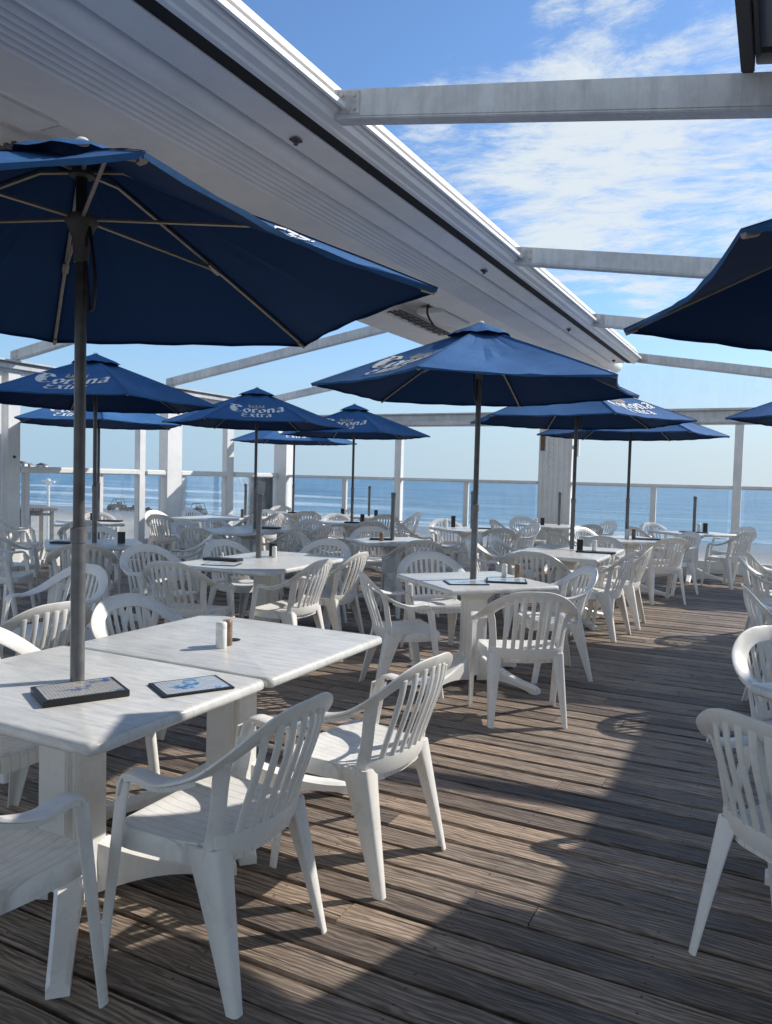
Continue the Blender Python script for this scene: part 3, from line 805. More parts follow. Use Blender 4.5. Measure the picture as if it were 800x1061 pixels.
menu(-1.66, 8.16, .40, .17, .012, 8, 'wide black tray on the long right table', 'black')
holder(-3.46, 12.62, 'black holder before the wide white column', .12); shaker(-3.56, 12.60, 'salt', 'white shaker before the wide white column', .11, .024)
shaker(-1.74, 10.50, 'salt', 'white shaker at the thin right umbrella pole', .13, .026); shaker(-1.66, 10.52, 'pepper', 'brown shaker at the thin right umbrella pole', .13, .026)
menu(-1.50, 10.62, .32, .18, .012, 20, 'black tray at the thin right umbrella pole', 'black')
menu(-1.12, 12.72, .42, .2, .012, 5, 'black tray at the foot of the far right bare pole', 'black'); holder(-0.98, 12.98, 'black holder on the far right table', .14); shaker(-1.07, 12.98, 'salt', 'white shaker on the far right table', .13, .026)

# ---------------------------------------------------------------- deck
def build_deck():
    pitch = .146; s = MB(); tints = []
    y = -5.0
    xs0, xs1 = -9.85, 6.2
    while y < 13.95:
        x = xs0; off = random.uniform(0.5, 3.5)
        while x < xs1:
            L = off if x == xs0 else random.choice((2.4, 3.05, 3.65, 4.25))
            x2 = min(xs1, x+L)
            gap = 0.0035; g = random.uniform(.009, .019)
            z = random.uniform(-.003, .0012); zz = random.uniform(-.0015, .0015)
            xa, xb, ya, ybb = x+.0015, x2-.0015, y+g/2, y+pitch-g/2
            nseg = max(1, int((xb-xa)/0.25)) if (y < 7 and xa < 1.5) else 1
            loops = []
            wv = random.uniform(0, 6)
            for i in range(nseg+1):
                xx = xa+(xb-xa)*i/nseg; w1 = .0016*math.sin(xx*2.1+wv) if nseg > 1 else 0; w2 = .0016*math.sin(xx*1.7+wv*2) if nseg > 1 else 0
                e = .007
                loops.append([(xx, ya+w1, -.036), (xx, ya+w1, z-e), (xx, ya+w1+e, z), (xx, ybb+w2-e, z+zz), (xx, ybb+w2, z+zz-e), (xx, ybb+w2, -.036)])
            n0 = len(s.v); s.loft(loops, True, True)
            tr, tg, tb = random.random(), random.random(), random.random()
            tints += [(tr, tg, tb)]*(len(s.v)-n0)
            x = x2
        y += pitch
    o = s.build('deck_floor', M['deck'], smooth=True, angle=25)
    me = o.data
    ca = me.color_attributes.new('tint', 'FLOAT_COLOR', 'POINT')
    # bm round trip keeps vertex order
    for i, t in enumerate(tints): ca.data[i].color = (*t, 1)
    tag(o, kind='structure'); return o
build_deck()
s = MB(); s.box(-9.9, 6.3, -5.05, 13.98, -.30, -.06)  # black slab standing in for the dark void below the boards
tag(s.build('deck_underside', M['dark'], smooth=False), kind='structure')
s = MB()
for i in range(10):
    for j in range(7):
        s.box(-9.6+i*1.7, -9.35+i*1.7, -4.8+j*3, -4.55+j*3, -4.6, -.31)
tag(s.build('deck_foundation', M['wood'], smooth=False), kind='structure')

# ---------------------------------------------------------------- walls of glass and white posts
WP = 'white posts of the glass windbreak'
def post(x0, x1, y0, y1, z1, label, grooves=True, name='wall_post'):
    s = MB(); s.box(x0, x1, y0, y1, -.02, z1)
    o = s.build(name, M['paint'], bevel=.006); tag(o, label, 'post', WP)
    return o
YW = 13.9
post(-9.74, -9.42, YW-.06, YW+.22, 2.93, 'thick corner post where the left glass meets the sea glass')
post(-6.86, -6.72, YW, YW+.14, 2.42, 'slim white post in the sea glass, right of the drooping umbrella')
post(-.66, -.53, YW, YW+.14, 2.47, 'slim white post in the sea glass at far right')
post(2.40, 2.54, YW, YW+.14, 2.47, 'white sea wall post beyond the right edge')
post(-9.80, -9.60, 6.98, 7.16, 2.82, 'wide white post at the left edge of the photo, nearer half'); post(-9.80, -9.60, 7.26, 7.46, 2.82, 'wide white post at the left edge of the photo, farther half')
post(-9.76, -9.64, 9.80, 9.94, 2.82, 'slim post in the left glass, behind the left umbrella pole')
post(-9.80, -9.60, 10.42, 10.80, 2.82, 'wide white post in the middle of the left glass')
post(-9.76, -9.64, 12.12, 12.34, 2.82, 'white post in the left glass below the front lettered umbrella')
post(-9.80, -9.60, 4.0, 4.3, 2.82, 'white post of the left glass beyond the left edge')
for bx_, bz in ((-9.66, 2.58), (-9.70, 2.40), (-9.66, 1.62)):
    s = MB(); s.loft([[(-9.5985+dx_, 7.36+rr2*math.cos(q), bz+rr2*math.sin(q)) for q in [math.pi*2*i/10 for i in range(10)]] for dx_, rr2 in ((0, .022), (.012, .018))], True, True)
    s.build('bolt', M['black'], bpy.data.objects['wall_post.005'] if 'wall_post.005' in bpy.data.objects else None)
# wide column with rope lights, sign and lamp box
c = empty('roof_column', (-3.62, YW+.02, 0)); tag(c, 'wide white fluted column below the far end of the ridge', 'column')
s = MB(); s.box(-.30, .30, -.02, .26, -.02, 3.42); 
for i in range(6): s.box(-.275+i*.096, -.225+i*.096, -.032, -.0205, 0, 3.40)
s.build('shaft', M['paint'], c, bevel=.004)
s = MB()
for i in range(26): s.lathe([(.004, 1.62+i*.045), (.013, 1.632+i*.045), (.004, 1.648+i*.045)], 8, -.09 + (.055 if i % 2 else 0), -.042)
s.build('light_string', M['salt'], c)
s = MB(); s.box(-.27, -.19, -.045, -.0325, 2.02, 2.30); s.build('plaque', M['sign'], c, bevel=.003)
s = MB(); s.box(.34, .43, -.06, .05, 1.92, 2.34); s.box(.30, .345, -.02, .02, 2.05, 2.12); s.build('lamp_box', M['paint'], c, bevel=.01)
RZ0, RZ1 = 1.405, 1.465
def bay_far(xa, xb, mull, label):
    r = empty('glass_railing', ((xa+xb)/2, YW, 0)); tag(r, label, 'railing', 'glass railing bays of the windbreak'); cx = (xa+xb)/2
    s = MB(); s.box(xa-cx, xb-cx, .0, .10, RZ0, RZ1); s.box(xa-cx, xb-cx, -.025, -.002, RZ0+.012, RZ1-.006); s.build('rail', M['paint'], r, bevel=.006)
    s = MB(); s.box(xa-cx, xb-cx, .02, .09, .0, .20); s.box(xa-cx, xb-cx, -.005, .018, .0, .09); s.build('kickboard', M['paint'], r, bevel=.004)
    for m_ in mull:
        s = MB(); s.box(m_-.045-cx, m_+.045-cx, .01, .09, .202, RZ0-.002); s.build('mullion', M['paint'], r, bevel=.004)
    ed = [xa] + list(mull) + [xb]
    for a, b in zip(ed[:-1], ed[1:]):
        s = MB(); s.box(a+.05-cx, b-.05-cx, .046, .052, .203, RZ0-.003); s.build('pane', M['glass'], r, smooth=False)
bay_far(-9.415, -6.865, [-8.02], 'sea glass railing left of the slim post, under the drooping umbrella')
bay_far(-6.715, -3.925, [-5.33], 'sea glass railing between the slim post and the wide column')
bay_far(-3.315, -.665, [-1.90], 'sea glass railing between the wide column and the right slim post')
bay_far(-.525, 2.395, [.80], 'sea glass railing at the right edge above the sand')
XL = -9.70
def bay_left(ya, yb_, mull, label):
    r = empty('glass_railing', (XL, (ya+yb_)/2, 0)); tag(r, label, 'railing', 'glass railing bays of the windbreak'); cy = (ya+yb_)/2
    s = MB(); s.box(-.05, .09, ya-cy, yb_-cy, RZ0-.01, RZ1+.025); s.build('rail', M['paint'], r, bevel=.018)
    s = MB(); s.box(-.04, .03, ya-cy, yb_-cy, 0, .30); s.box(.032, .06, ya-cy, yb_-cy, 0, .12); s.build('kickboard', M['paint'], r, bevel=.004)
    for m_ in mull:
        s = MB(); s.box(-.035, .04, m_-.045-cy, m_+.045-cy, .302, RZ0-.002); s.build('mullion', M['paint'], r, bevel=.004)
    ed = [ya] + list(mull) + [yb_]
    for a, b in zip(ed[:-1], ed[1:]):
        s = MB(); s.box(-.003, .003, a+.05-cy, b-.05-cy, .303, RZ0-.003); s.build('pane', M['glass'], r, smooth=False)
bay_left(4.302, 6.978, [], 'left glass railing beyond the left edge')
bay_left(7.462, 9.798, [7.62, 8.99], 'left glass railing with the beach behind the far left table')
bay_left(9.942, 10.418, [], 'narrow left glass railing bay before the middle post')
bay_left(10.802, 12.118, [10.92], 'left glass railing bay right of the middle post')
bay_left(12.342, 13.838, [], 'last left glass railing bay before the corner')
# headers
def beam(name, lab, cat, boxes, mat='beam', bevel=.006):
    s = MB()
    for b in boxes: s.box(*b)
    o = s.build(name, M[mat], bevel=bevel); tag(o, lab, cat); return o
beam('header_beam', 'long white header beam above the left glass wall', 'beam', [(-9.84,-9.58,3.6,13.82,2.80,2.93), (-9.575,-9.54,3.6,13.82,2.84,2.90), (-9.90,-9.50,3.6,13.82,2.932,2.958)])
beam('header_beam', 'white header beam over the sea glass, left of the ridge', 'beam', [(-9.41,-3.93,13.90,14.06,2.48,2.70), (-9.41,-3.93,13.86,13.897,2.50,2.58), (-9.41,-3.93,13.84,14.1,2.702,2.73)])
beam('header_beam', 'white header beam over the sea glass, right of the ridge', 'beam', [(-3.31,5.4,13.90,14.06,2.475,2.70), (-3.31,5.4,13.86,13.897,2.50,2.58), (-3.31,5.4,13.84,14.1,2.702,2.74)])
# rafters
SL = .1635
def ridge_rise(y): return .014*(y-6.4)
GR = 'white rafters of the gable frame'
def rafter(y, side, label, w=.075, hgt=.135):
    s = MB(); rr = ridge_rise(y)
    if side > 0: xa, za, xb = -2.075, 3.452+rr, 4.9; zb = za-SL*(xb-xa)
    else: xa, xb = -4.55, -9.70; zb = 2.965+hgt; za = zb + SL*(xa-xb)
    y0, y1 = y-w/2, y+w/2
    def sec(x, z): return [(x,y0,z-hgt),(x,y1,z-hgt),(x,y1,z),(x,y0,z)]
    s.loft([sec(xa, za), sec(xb, zb)], True, True)
    # bottom flange lip
    s.loft([[(xa,y0-.006,za-hgt-.013),(xa,y1+.006,za-hgt-.013),(xa,y1+.006,za-hgt-.002),(xa,y0-.006,za-hgt-.002)],[(xb,y0-.006,zb-hgt-.013),(xb,y1+.006,zb-hgt-.013),(xb,y1+.006,zb-hgt-.002),(xb,y0-.006,zb-hgt-.002)]], True, True)
    o = s.build('roof_rafter', M['beam'], bevel=.004); tag(o, label, 'rafter', GR)
    for e_, xx in ((0, xa), (1, xb)):
        if side > 0 and e_ == 1: continue
        sg = 1 if xb > xa else -1
        x0 = xa + sg*.02 if e_ == 0 else xb - sg*.16; zc = lambda x: za + (zb-za)*(x-xa)/(xb-xa)
        s2 = MB(); x1 = x0 + sg*.13
        s2.loft([[(x0,y0-.004,zc(x0)-hgt+.012),(x0,y0-.0005,zc(x0)-hgt+.012),(x0,y0-.0005,zc(x0)-.012),(x0,y0-.004,zc(x0)-.012)],[(x1,y0-.004,zc(x1)-hgt+.012),(x1,y0-.0005,zc(x1)-hgt+.012),(x1,y0-.0005,zc(x1)-.012),(x1,y0-.004,zc(x1)-.012)]], True, True)
        for bx_ in (.03, .10):
            for bz in (.035, .10):
                cx_ = x0+sg*bx_; cz_ = zc(cx_)-bz
                s2.loft([[(cx_+rr2*math.cos(q), yy2, cz_+rr2*math.sin(q)) for q in [math.pi*2*i/6 for i in range(6)]] for yy2, rr2 in ((y0-.0042, .009), (y0-.011, .008))], True, True)
        s2.build('bracket_plate', M['galvl'], o, smooth=False)
rafter(3.45, 1, 'nearest and longest rafter crossing the upper right sky'); rafter(6.45, 1, 'second rafter on the right, ending behind the dark umbrella corner')
rafter(9.5, 1, 'third rafter on the right, meeting the dark umbrella tip'); rafter(12.9, 1, 'last rafter on the right, above the gable film')
rafter(7.4, -1, 'left rafter behind the huge umbrella, nearest the left edge'); rafter(10.5, -1, 'left rafter rising above the front lettered umbrella')
rafter(13.6, -1, 'last left rafter, low behind the lettered umbrella'); rafter(4.3, -1, 'left rafter hidden above the huge umbrella')
# gable film
s = MB(); s.add([(-3.31,13.99,2.745),(4.9,13.99,2.745),(4.9,13.99,2.75),(-2.0,13.99,3.50),(-3.31,13.99,3.55)], [(0,1,2,3,4)])
tag(s.build('gable_film', M['vinyl'], smooth=False), 'clear film filling the gable above the right header', 'window film')

# ---------------------------------------------------------------- ridge housing (retracted roof)
def extr(prof, y0, y1, closed=True, name=None, mat='housing', parent=None, bevel=0, angle=30, ny=8):
    s = MB(); loops = []
    for i in range(ny+1):
        y = y0+(y1-y0)*i/ny; loops.append([(x, y, z+ridge_rise(y)) for x, z in prof])
    s.loft(loops, closed, closed); return s.build(name, M[mat], parent, bevel=bevel, angle=angle)
Y0, Y1 = -2.5, 12.95
rh = empty('ridge_housing', (0, 0, 0)); tag(rh, 'long white aluminium ridge housing with the retracted roof running overhead', 'roof housing')
extr([(-2.020,3.342),(-2.008,3.348),(-2.008,3.372),(-2.30,3.44),(-2.30,3.41),(-2.03,3.360)], Y0, Y1, name='top_flange', parent=rh)
extr([(-2.040,3.355),(-2.048,3.336),(-2.068,3.334),(-2.085,3.312),(-2.125,3.306),(-2.135,3.296),(-2.160,3.294),(-2.170,3.300),(-2.178,3.41),(-2.06,3.385)], Y0, Y1, name='fascia', parent=rh)
extr([(-2.179,3.306),(-2.2595,3.310),(-2.2595,3.45),(-2.182,3.45)], Y0, Y1, name='slot_shade_fill', mat='dark', parent=rh)  # black filler: the slot's shade put in as a dark strip
extr([(-2.262,3.305),(-2.272,3.295),(-2.430,3.290),(-2.440,3.30),(-2.440,3.42),(-2.262,3.42)], Y0, Y1-.15, name='track_beam', parent=rh)
extr([(-2.443,3.33),(-2.475,3.33),(-2.475,3.44),(-2.443,3.44)], Y0, Y1-.2, name='groove_shade_strip', mat='dark', parent=rh)  # dark strip painted in for the shadow between beam and tube
tubep = [(-2.572+.102*math.cos(a), 3.362+.100*math.sin(a)) for a in [2*math.pi*k/20 for k in range(20)]]
extr(tubep, Y0, 13.75, name='roller_tube', parent=rh, angle=60)
cor = []
nx = 6
for i in range(nx):
    x = -2.69 - i*.053
    cor += [(x, 3.330), (x-.005, 3.304), (x-.024, 3.284), (x-.040, 3.300), (x-.046, 3.330)]
cor += [(-3.010, 3.330), (-3.010, 3.44), (-2.69, 3.44)]
extr(cor, Y0, 13.72, name='retracted_roof_panel', parent=rh, angle=35)
extr([(-3.014,3.312),(-3.345,3.320),(-3.36,3.315),(-3.375,3.315),(-3.375,3.42),(-3.014,3.42)], Y0, 13.4, name='soffit_board', mat='soffit', parent=rh)
extr([(-3.38,3.36),(-3.60,3.40),(-3.62,3.46),(-4.02,3.46),(-4.04,3.36),(-4.10,3.34),(-4.10,3.55),(-3.38,3.55)], Y0, 13.4, name='recess', mat='soffit', parent=rh)
lb = []
for i in range(4):
    x = -4.105 - i*.115; lb += [(x, 3.325), (x-.004, 3.312), (x-.108, 3.308), (x-.112, 3.325)]
extr(lb + [(-4.565,3.33),(-4.565,3.50),(-4.105,3.50)], Y0, 13.4, name='edge_boards', mat='soffit', parent=rh)
extr([(-4.57,3.31),(-4.60,3.31),(-4.60,3.66),(-3.3,3.86),(-2.2,3.60),(-2.15,3.52),(-2.32,3.52),(-3.3,3.76),(-4.57,3.56)], Y0, 13.3, name='roof_cover', parent=rh)
for k in range(5):  # unseen panel stack added above the ridge to shade the left umbrellas
    z0 = 3.80 + .20*k; extr([(-4.56+.03*k,z0),(-3.5,z0+.10),(-3.5,z0+.16),(-4.56+.03*k,z0+.185)], Y0, 13.2, name='added_shade_panel', parent=rh)
# brackets under the track, grille, ballast box and cable
for y in (3.5, 6.45, 9.5, 12.4):
    s = MB(); z = 3.288+ridge_rise(y); s.box(-2.385, -2.335, y-.03, y+.03, z-.012, z-.0005); s.lathe([(.012, z-.032), (.015, z-.022), (.010, z-.0125)], 10, -2.36, y)
    s.build('bracket', M['galv'], rh, bevel=.003)
for ya, yb_ in ((8.0, 9.5), (3.0, 4.6)):
    s = MB()
    z = 3.335+ridge_rise((ya+yb_)/2)
    for i in range(3): s.box(-4.06+.065*i*1.0-.02, -4.03+.065*i-.02, ya, yb_, z-.004, z+.012)
    for i in range(9): yy = ya+(yb_-ya)*i/8; s.box(-4.09, -3.89, yy-.006, yy+.006, z-.012, z-.0045)
    s.build('vent_grille', M['galv'], rh, smooth=False)
for bb in ((-3.86, -3.50, 8.3, 9.1, 3.385, 3.448), (-3.80, -3.56, 2.2, 3.0, 3.33, 3.44), (-3.78,-3.6,3.05,3.4,3.36,3.44)):
    s = MB(); s.box(*bb); s.build('ballast_box', M['paint'], rh, bevel=.006)
s = MB(); s.tube(catmull([(-3.60,8.05,3.42),(-3.60,8.05,3.30),(-3.60,8.35,3.19),(-3.58,8.8,3.20),(-3.54,9.2,3.28),(-3.53,9.25,3.40)], 5), .013, 8)
s.build('cable', M['black'], rh)
s = MB()
for i in range(5):
    s.tube([(-2.85-.05*i, 13.3, 3.36), (-2.85-.05*i, 13.3, 3.22), (-2.87-.05*i, 13.32, 3.14)], .02, 6)
s.build('hook', M['wood'], rh)

# roof panel above nearest rafter, upper right
rp = empty('roof_panel', (0, 0, 0)); tag(rp, 'grey roof panel with dark frame at the upper right corner', 'roof panel')
def zs(x): return 3.435 - SL*(x+2.05)
s = MB(); 
def slab(s, x0, x1, y0, y1, t0, t1):
    s.loft([[(x0,y0,zs(x0)+t0),(x0,y1,zs(x0)+t0),(x0,y1,zs(x0)+t1),(x0,y0,zs(x0)+t1)],[(x1,y0,zs(x1)+t0),(x1,y1,zs(x1)+t0),(x1,y1,zs(x1)+t1),(x1,y0,zs(x1)+t1)]], True, True)
slab(s, -.147, 4.8, -3.0, 3.30, .01, .05); s.build('panel', M['roofp'], rp)
s = MB(); slab(s, -.20, -.150, -3.0, 3.42, -.03, .065); slab(s, -.147, 4.8, 3.32, 3.42, -.0, .065); slab(s, -.147, -.125, -3.0, 3.31, -.02, .007); s.build('frame', M['frame'], rp, bevel=.004)

# unseen roof slab on posts, added on the right to shade the aisle
fr = empty('added_shade_roof', (0, 0, 0)); tag(fr, 'solid roof slab added beyond the right edge to shade the aisle', 'roof')
s = MB(); s.box(2.05, 6.2, -4.5, 10.9, 2.95, 3.07); s.build('shade_slab', M['paint'], fr)
for y in (-4, 0.0, 3.45, 6.45, 9.5, 10.8):
    s = MB(); s.box(3.9, 4.05, y-.07, y+.07, -.02, 2.948); s.build('roof_post', M['paint'], fr, bevel=.006)

# ---------------------------------------------------------------- beach, sea, headland
def mk_sand():
    m, nt, b = new_mat('beach_sand'); v = coords(nt)
    f = noise(nt, v, 0.35, 6, 0.6); g = noise(nt, v, 9, 4, 0.7)
    c = ramp(nt, f, [(0.3, (0.36, 0.33, 0.295)), (0.7, (0.46, 0.425, 0.38))])
    sx = nt.nodes.new('ShaderNodeSeparateXYZ'); nt.links.new(v, sx.inputs[0])
    yy = mth(nt, 'ADD', sx.outputs[1], mth(nt, 'MULTIPLY', noise(nt, coords(nt, scale=(.03,.03,1)), 1.0, 3), 14))
    wet = nt.nodes.new('ShaderNodeMapRange'); wet.inputs[1].default_value = 62; wet.inputs[2].default_value = 78; nt.links.new(yy, wet.inputs[0])
    c2 = mixc(nt, wet.outputs[0], c.outputs[0], (0.20, 0.195, 0.19))
    gm = ramp(nt, g, [(0.35, 0.72), (0.6, 1.05)])
    nt.links.new(mixc(nt, 1.0, c2, gm.outputs[0], 'MULTIPLY'), b.inputs['Base Color'])
    rr = nt.nodes.new('ShaderNodeMapRange'); rr.inputs[3].default_value = .9; rr.inputs[4].default_value = .35; nt.links.new(wet.outputs[0], rr.inputs[0]); nt.links.new(rr.outputs[0], b.inputs['Roughness'])
    bump(nt, b, g, 0.5, 0.05); return m
def mk_sea():
    m, nt, b = new_mat('sea_water'); 
    t = nt.nodes.new('ShaderNodeTexCoord'); sx = nt.nodes.new('ShaderNodeSeparateXYZ'); nt.links.new(t.outputs['Object'], sx.inputs[0])
    w1 = noise(nt, coords(nt, scale=(.020, .085, 1)), 1.6, 6, 0.62, 0.8)
    w2 = noise(nt, coords(nt, scale=(.25, .9, 1)), 1.0, 5, 0.6, 0.6)
    w0 = noise(nt, coords(nt, scale=(.0015, .006, 1)), 1.5, 5, 0.6, 0.5)
    c = ramp(nt, w1, [(0.36, (0.030, 0.100, 0.19)), (0.52, (0.090, 0.22, 0.335)), (0.64, (0.22, 0.37, 0.46))])
    w3 = noise(nt, coords(nt, scale=(.005, .030, 1)), 1.6, 6, 0.65, 0.4)
    c0 = ramp(nt, mth(nt, 'ADD', mth(nt, 'MULTIPLY', w0, .4), mth(nt, 'MULTIPLY', w3, .6)), [(0.38, 0.70), (0.62, 1.22)]); cc = mixc(nt, 1.0, c.outputs[0], c0.outputs[0], 'MULTIPLY')
    sd_ = nt.nodes.new('ShaderNodeMapRange'); sd_.inputs[1].default_value = -160; sd_.inputs[2].default_value = 120; nt.links.new(sx.outputs[0], sd_.inputs[0])
    cc = mixc(nt, mth(nt, 'MULTIPLY', sd_.outputs[0], 0.38), cc, (0.30, 0.42, 0.50))  # glare haze painted in: sea colour paler towards the right
    # shallow greenish band
    sh = nt.nodes.new('ShaderNodeMapRange'); sh.inputs[1].default_value = 180; sh.inputs[2].default_value = 82; nt.links.new(sx.outputs[1], sh.inputs[0])
    cc = mixc(nt, mth(nt, 'MULTIPLY', sh.outputs[0], 0.45), cc, (0.20, 0.30, 0.34))
    # breakers: rows parallel to the shore
    yw = mth(nt, 'ADD', sx.outputs[1], mth(nt, 'MULTIPLY', noise(nt, coords(nt, scale=(.018, .018, 1)), 1.0, 4, .6), 34))
    def row(y, w, lo, xm0, xm1):
        d = mth(nt, 'ABSOLUTE', mth(nt, 'SUBTRACT', yw, y)); k = nt.nodes.new('ShaderNodeMapRange'); k.inputs[1].default_value = w; k.inputs[2].default_value = w*0.25; nt.links.new(d, k.inputs[0])
        x = nt.nodes.new('ShaderNodeMapRange'); x.inputs[1].default_value = xm1; x.inputs[2].default_value = xm0; nt.links.new(sx.outputs[0], x.inputs[0])
        return mth(nt, 'MULTIPLY', mth(nt, 'MULTIPLY', k.outputs[0], x.outputs[0]), lo)
    foam = mth(nt, 'ADD', row(138, 9, 1.0, -75, -45), row(186, 13, 1.0, -110, -70))
    foam = mth(nt, 'ADD', foam, row(103, 3.0, .9, -40, 60)); foam = mth(nt, 'ADD', foam, row(112, 2.2, .6, -70, 30)); foam = mth(nt, 'ADD', foam, row(98, 1.6, 1.0, 80, 200))
    fn = ramp(nt, noise(nt, coords(nt, scale=(.10, .45, 1)), 1.6, 7, .75, .5), [(0.38, 0.0), (0.55, 1.0)])
    ff = mth(nt, 'MULTIPLY', foam, fn.outputs[0], True)
    caps = ramp(nt, noise(nt, coords(nt, scale=(.05, .35, 1)), 1.3, 7, .8, .3), [(0.60, 0.0), (0.70, 0.6)])
    ff = mth(nt, 'ADD', ff, caps.outputs[0], True)
    nt.links.new(mixc(nt, ff, cc, (0.72, 0.75, 0.77)), b.inputs['Base Color'])
    b.inputs['Roughness'].default_value = 0.30; b.inputs['Specular IOR Level'].default_value = 0.4
    bump(nt, b, mth(nt, 'ADD', w2, mth(nt, 'MULTIPLY', w1, 3.0)), 0.8, 0.6)
    return m
M['sand'] = mk_sand(); M['sea'] = mk_sea()
def sheet(name, x0, x1, nx, ys, zf, mat):
    s = MB(); vs = []; fs = []
    for y in ys:
        for i in range(nx+1): x = x0+(x1-x0)*i/nx; vs.append((x, y, zf(x, y)))
    for j in range(len(ys)-1):
        for i in range(nx): fs.append((j*(nx+1)+i, j*(nx+1)+i+1, (j+1)*(nx+1)+i+1, (j+1)*(nx+1)+i))
    s.add(vs, fs); return tag(s.build(name, M[mat]), kind='structure')
sheet('ground', -6000, 6000, 24, [-3000, -400, -60], lambda x, y: -3.4, 'sand')
def sandz(x, y):
    t = (y-14)/66; base = -3.0 - 1.0*t if t > 0 else -3.0
    return base + 0.10*math.sin(x*.31+y*.17)*math.sin(x*.13-y*.29)*(1 if t < .85 else .2)
sheet('beach', -900, 900, 300, [-60, -20, 0, 10] + [14+2*i for i in range(34)] + [90, 110], lambda x, y: sandz(x, y) if y <= 80 else -4.0 - (y-80)*.05, 'sand')
sheet('sea', -9000, 9000, 10, [76, 130, 400, 2000, 12000], lambda x, y: -4.0, 'sea')
# headland far left, with houses
def polar(px, dist):      # direction left of the view axis, in metres from the deck
    a = math.atan((px-400)/801.0) - rad(26.8); return (dist*math.sin(a), dist*math.cos(a))
hx, hy = polar(-70, 1150)
s = MB(); loops = []
n = 26
ax, ay = polar(-330, 1250); bx, by = polar(78, 1250)
for i in range(n+1):
    t = i/n; x = ax+(bx-ax)*t; y = ay+(by-ay)*t; h = 9*(1-t)**.6 + 3.0*math.sin(i*1.7)*(1-t) + .5
    w = 60*(1-t)+12
    dx, dy = (by-ay), -(bx-ax); L = math.hypot(dx, dy); dx, dy = dx/L, dy/L
    loops.append([(x-dx*w, y-dy*w, -5), (x-dx*w*.5, y-dy*w*.5, -4+h*.8), (x, y, -4+h), (x+dx*w*.5, y+dy*w*.5, -4+h*.8), (x+dx*w, y+dy*w, -5)])
s.loft(loops, False, False); tag(s.build('headland', M['hill']), kind='structure')
def house(px, dist, w, h, label, rz, zb=2.0):
    x, y = polar(px, dist); r = empty('beach_house', (x, y, zb), rad(rz)); tag(r, label, 'house', 'houses on the headland')
    s = MB(); s.box(-w/2, w/2, -5, 5, -4, h); s.build('wall', M['housew'], r, smooth=False)
    s = MB(); s.loft([[(-w/2-.5,-5.6,h),(w/2+.5,-5.6,h),(w/2+.5,-5.6,h+.3),(0,-5.6,h+3.4),(-w/2-.5,-5.6,h+.3)],[(-w/2-.5,5.6,h),(w/2+.5,5.6,h),(w/2+.5,5.6,h+.3),(0,5.6,h+3.4),(-w/2-.5,5.6,h+.3)]], True, True); s.build('roof', M['houser'], r, smooth=False)
    for i in (-1, 1): s = MB(); s.box(i*w/4-1, i*w/4+1, -5.15, -5.01, h*.35, h*.75); s.build('window', M['winp'], r, smooth=False)
house(23, 1150, 9, 5.2, 'tall white house on the headland just right of the left post', 30)
house(30, 1180, 7, 3.0, 'low pale house on the headland right of the tall white one', 25)
house(43, 1150, 13, 4.4, 'wide white house with big roof on the headland', 30, 1.0)
house(12, 1180, 12, 4.0, 'white house on the headland behind the left post', 20)
# beach buggies
def buggy(x, y, sc_, rz, label, roof=True):
    z = sandz(x, y); r = empty('beach_buggy', (x, y, z), rad(rz)); r.scale = (sc_,)*3; tag(r, label, 'buggy', 'buggies parked on the beach')
    s = MB()
    prof = [(-1.25,.45),(-1.3,.8),(-.5,.92),(.35,.92),(1.2,.78),(1.3,.5),(.9,.38),(-.9,.38)]
    s.loft([[(px, q, pz) for px, pz in prof] for q in (-.55, .55)], True, True); s.build('body', M['buggy'], r, bevel=.04)
    if roof:
        s = MB()
        for q in (-.5, .5): s.tube([(.75,q,.85),(.35,q,1.62),(-.75,q,1.66),(-1.0,q,.85)], .045, 6)
        s.box(-.8, .4, -.55, .55, 1.62, 1.70); s.build('roll_cage', M['tyre'], r)
    s = MB(); s.box(-.55, -.1, -.45, .45, .9, 1.25); s.build('seat', M['tyre'], r, bevel=.03)
    for px in (-.9, .9):
        for q in (-.62, .62):
            s = MB(); s.loft([[(px+.36*k*math.cos(a), q+o_, .36+.36*k*math.sin(a)) for a in [2*math.pi*i/16 for i in range(16)]] for o_, k in ((-.13,.8),(-.10,1),(.10,1),(.13,.8))], True, True); w = s.build('wheel', M['tyre'], r)
def beach_at(px, y): 
    t = (px-400)/801.0; return ((t*(y*.8926) - y*.4509)/(.8926+t*.4509), y)
bx, by = beach_at(121, 77); buggy(bx, by, .92, 200, 'roofed dark buggy on the wet sand, left of the slim post')
bx, by = beach_at(137.5, 77.5); buggy(bx, by, .62, 190, 'low open buggy beside the roofed one on the wet sand', False)
bx, by = beach_at(152.5, 77.5); buggy(bx, by, .5, 170, 'small dark buggy just right of the slim post on the sand', False)
bx, by = beach_at(204, 76); buggy(bx, by, .92, 185, 'dark buggy seen through the glass right of the middle post')
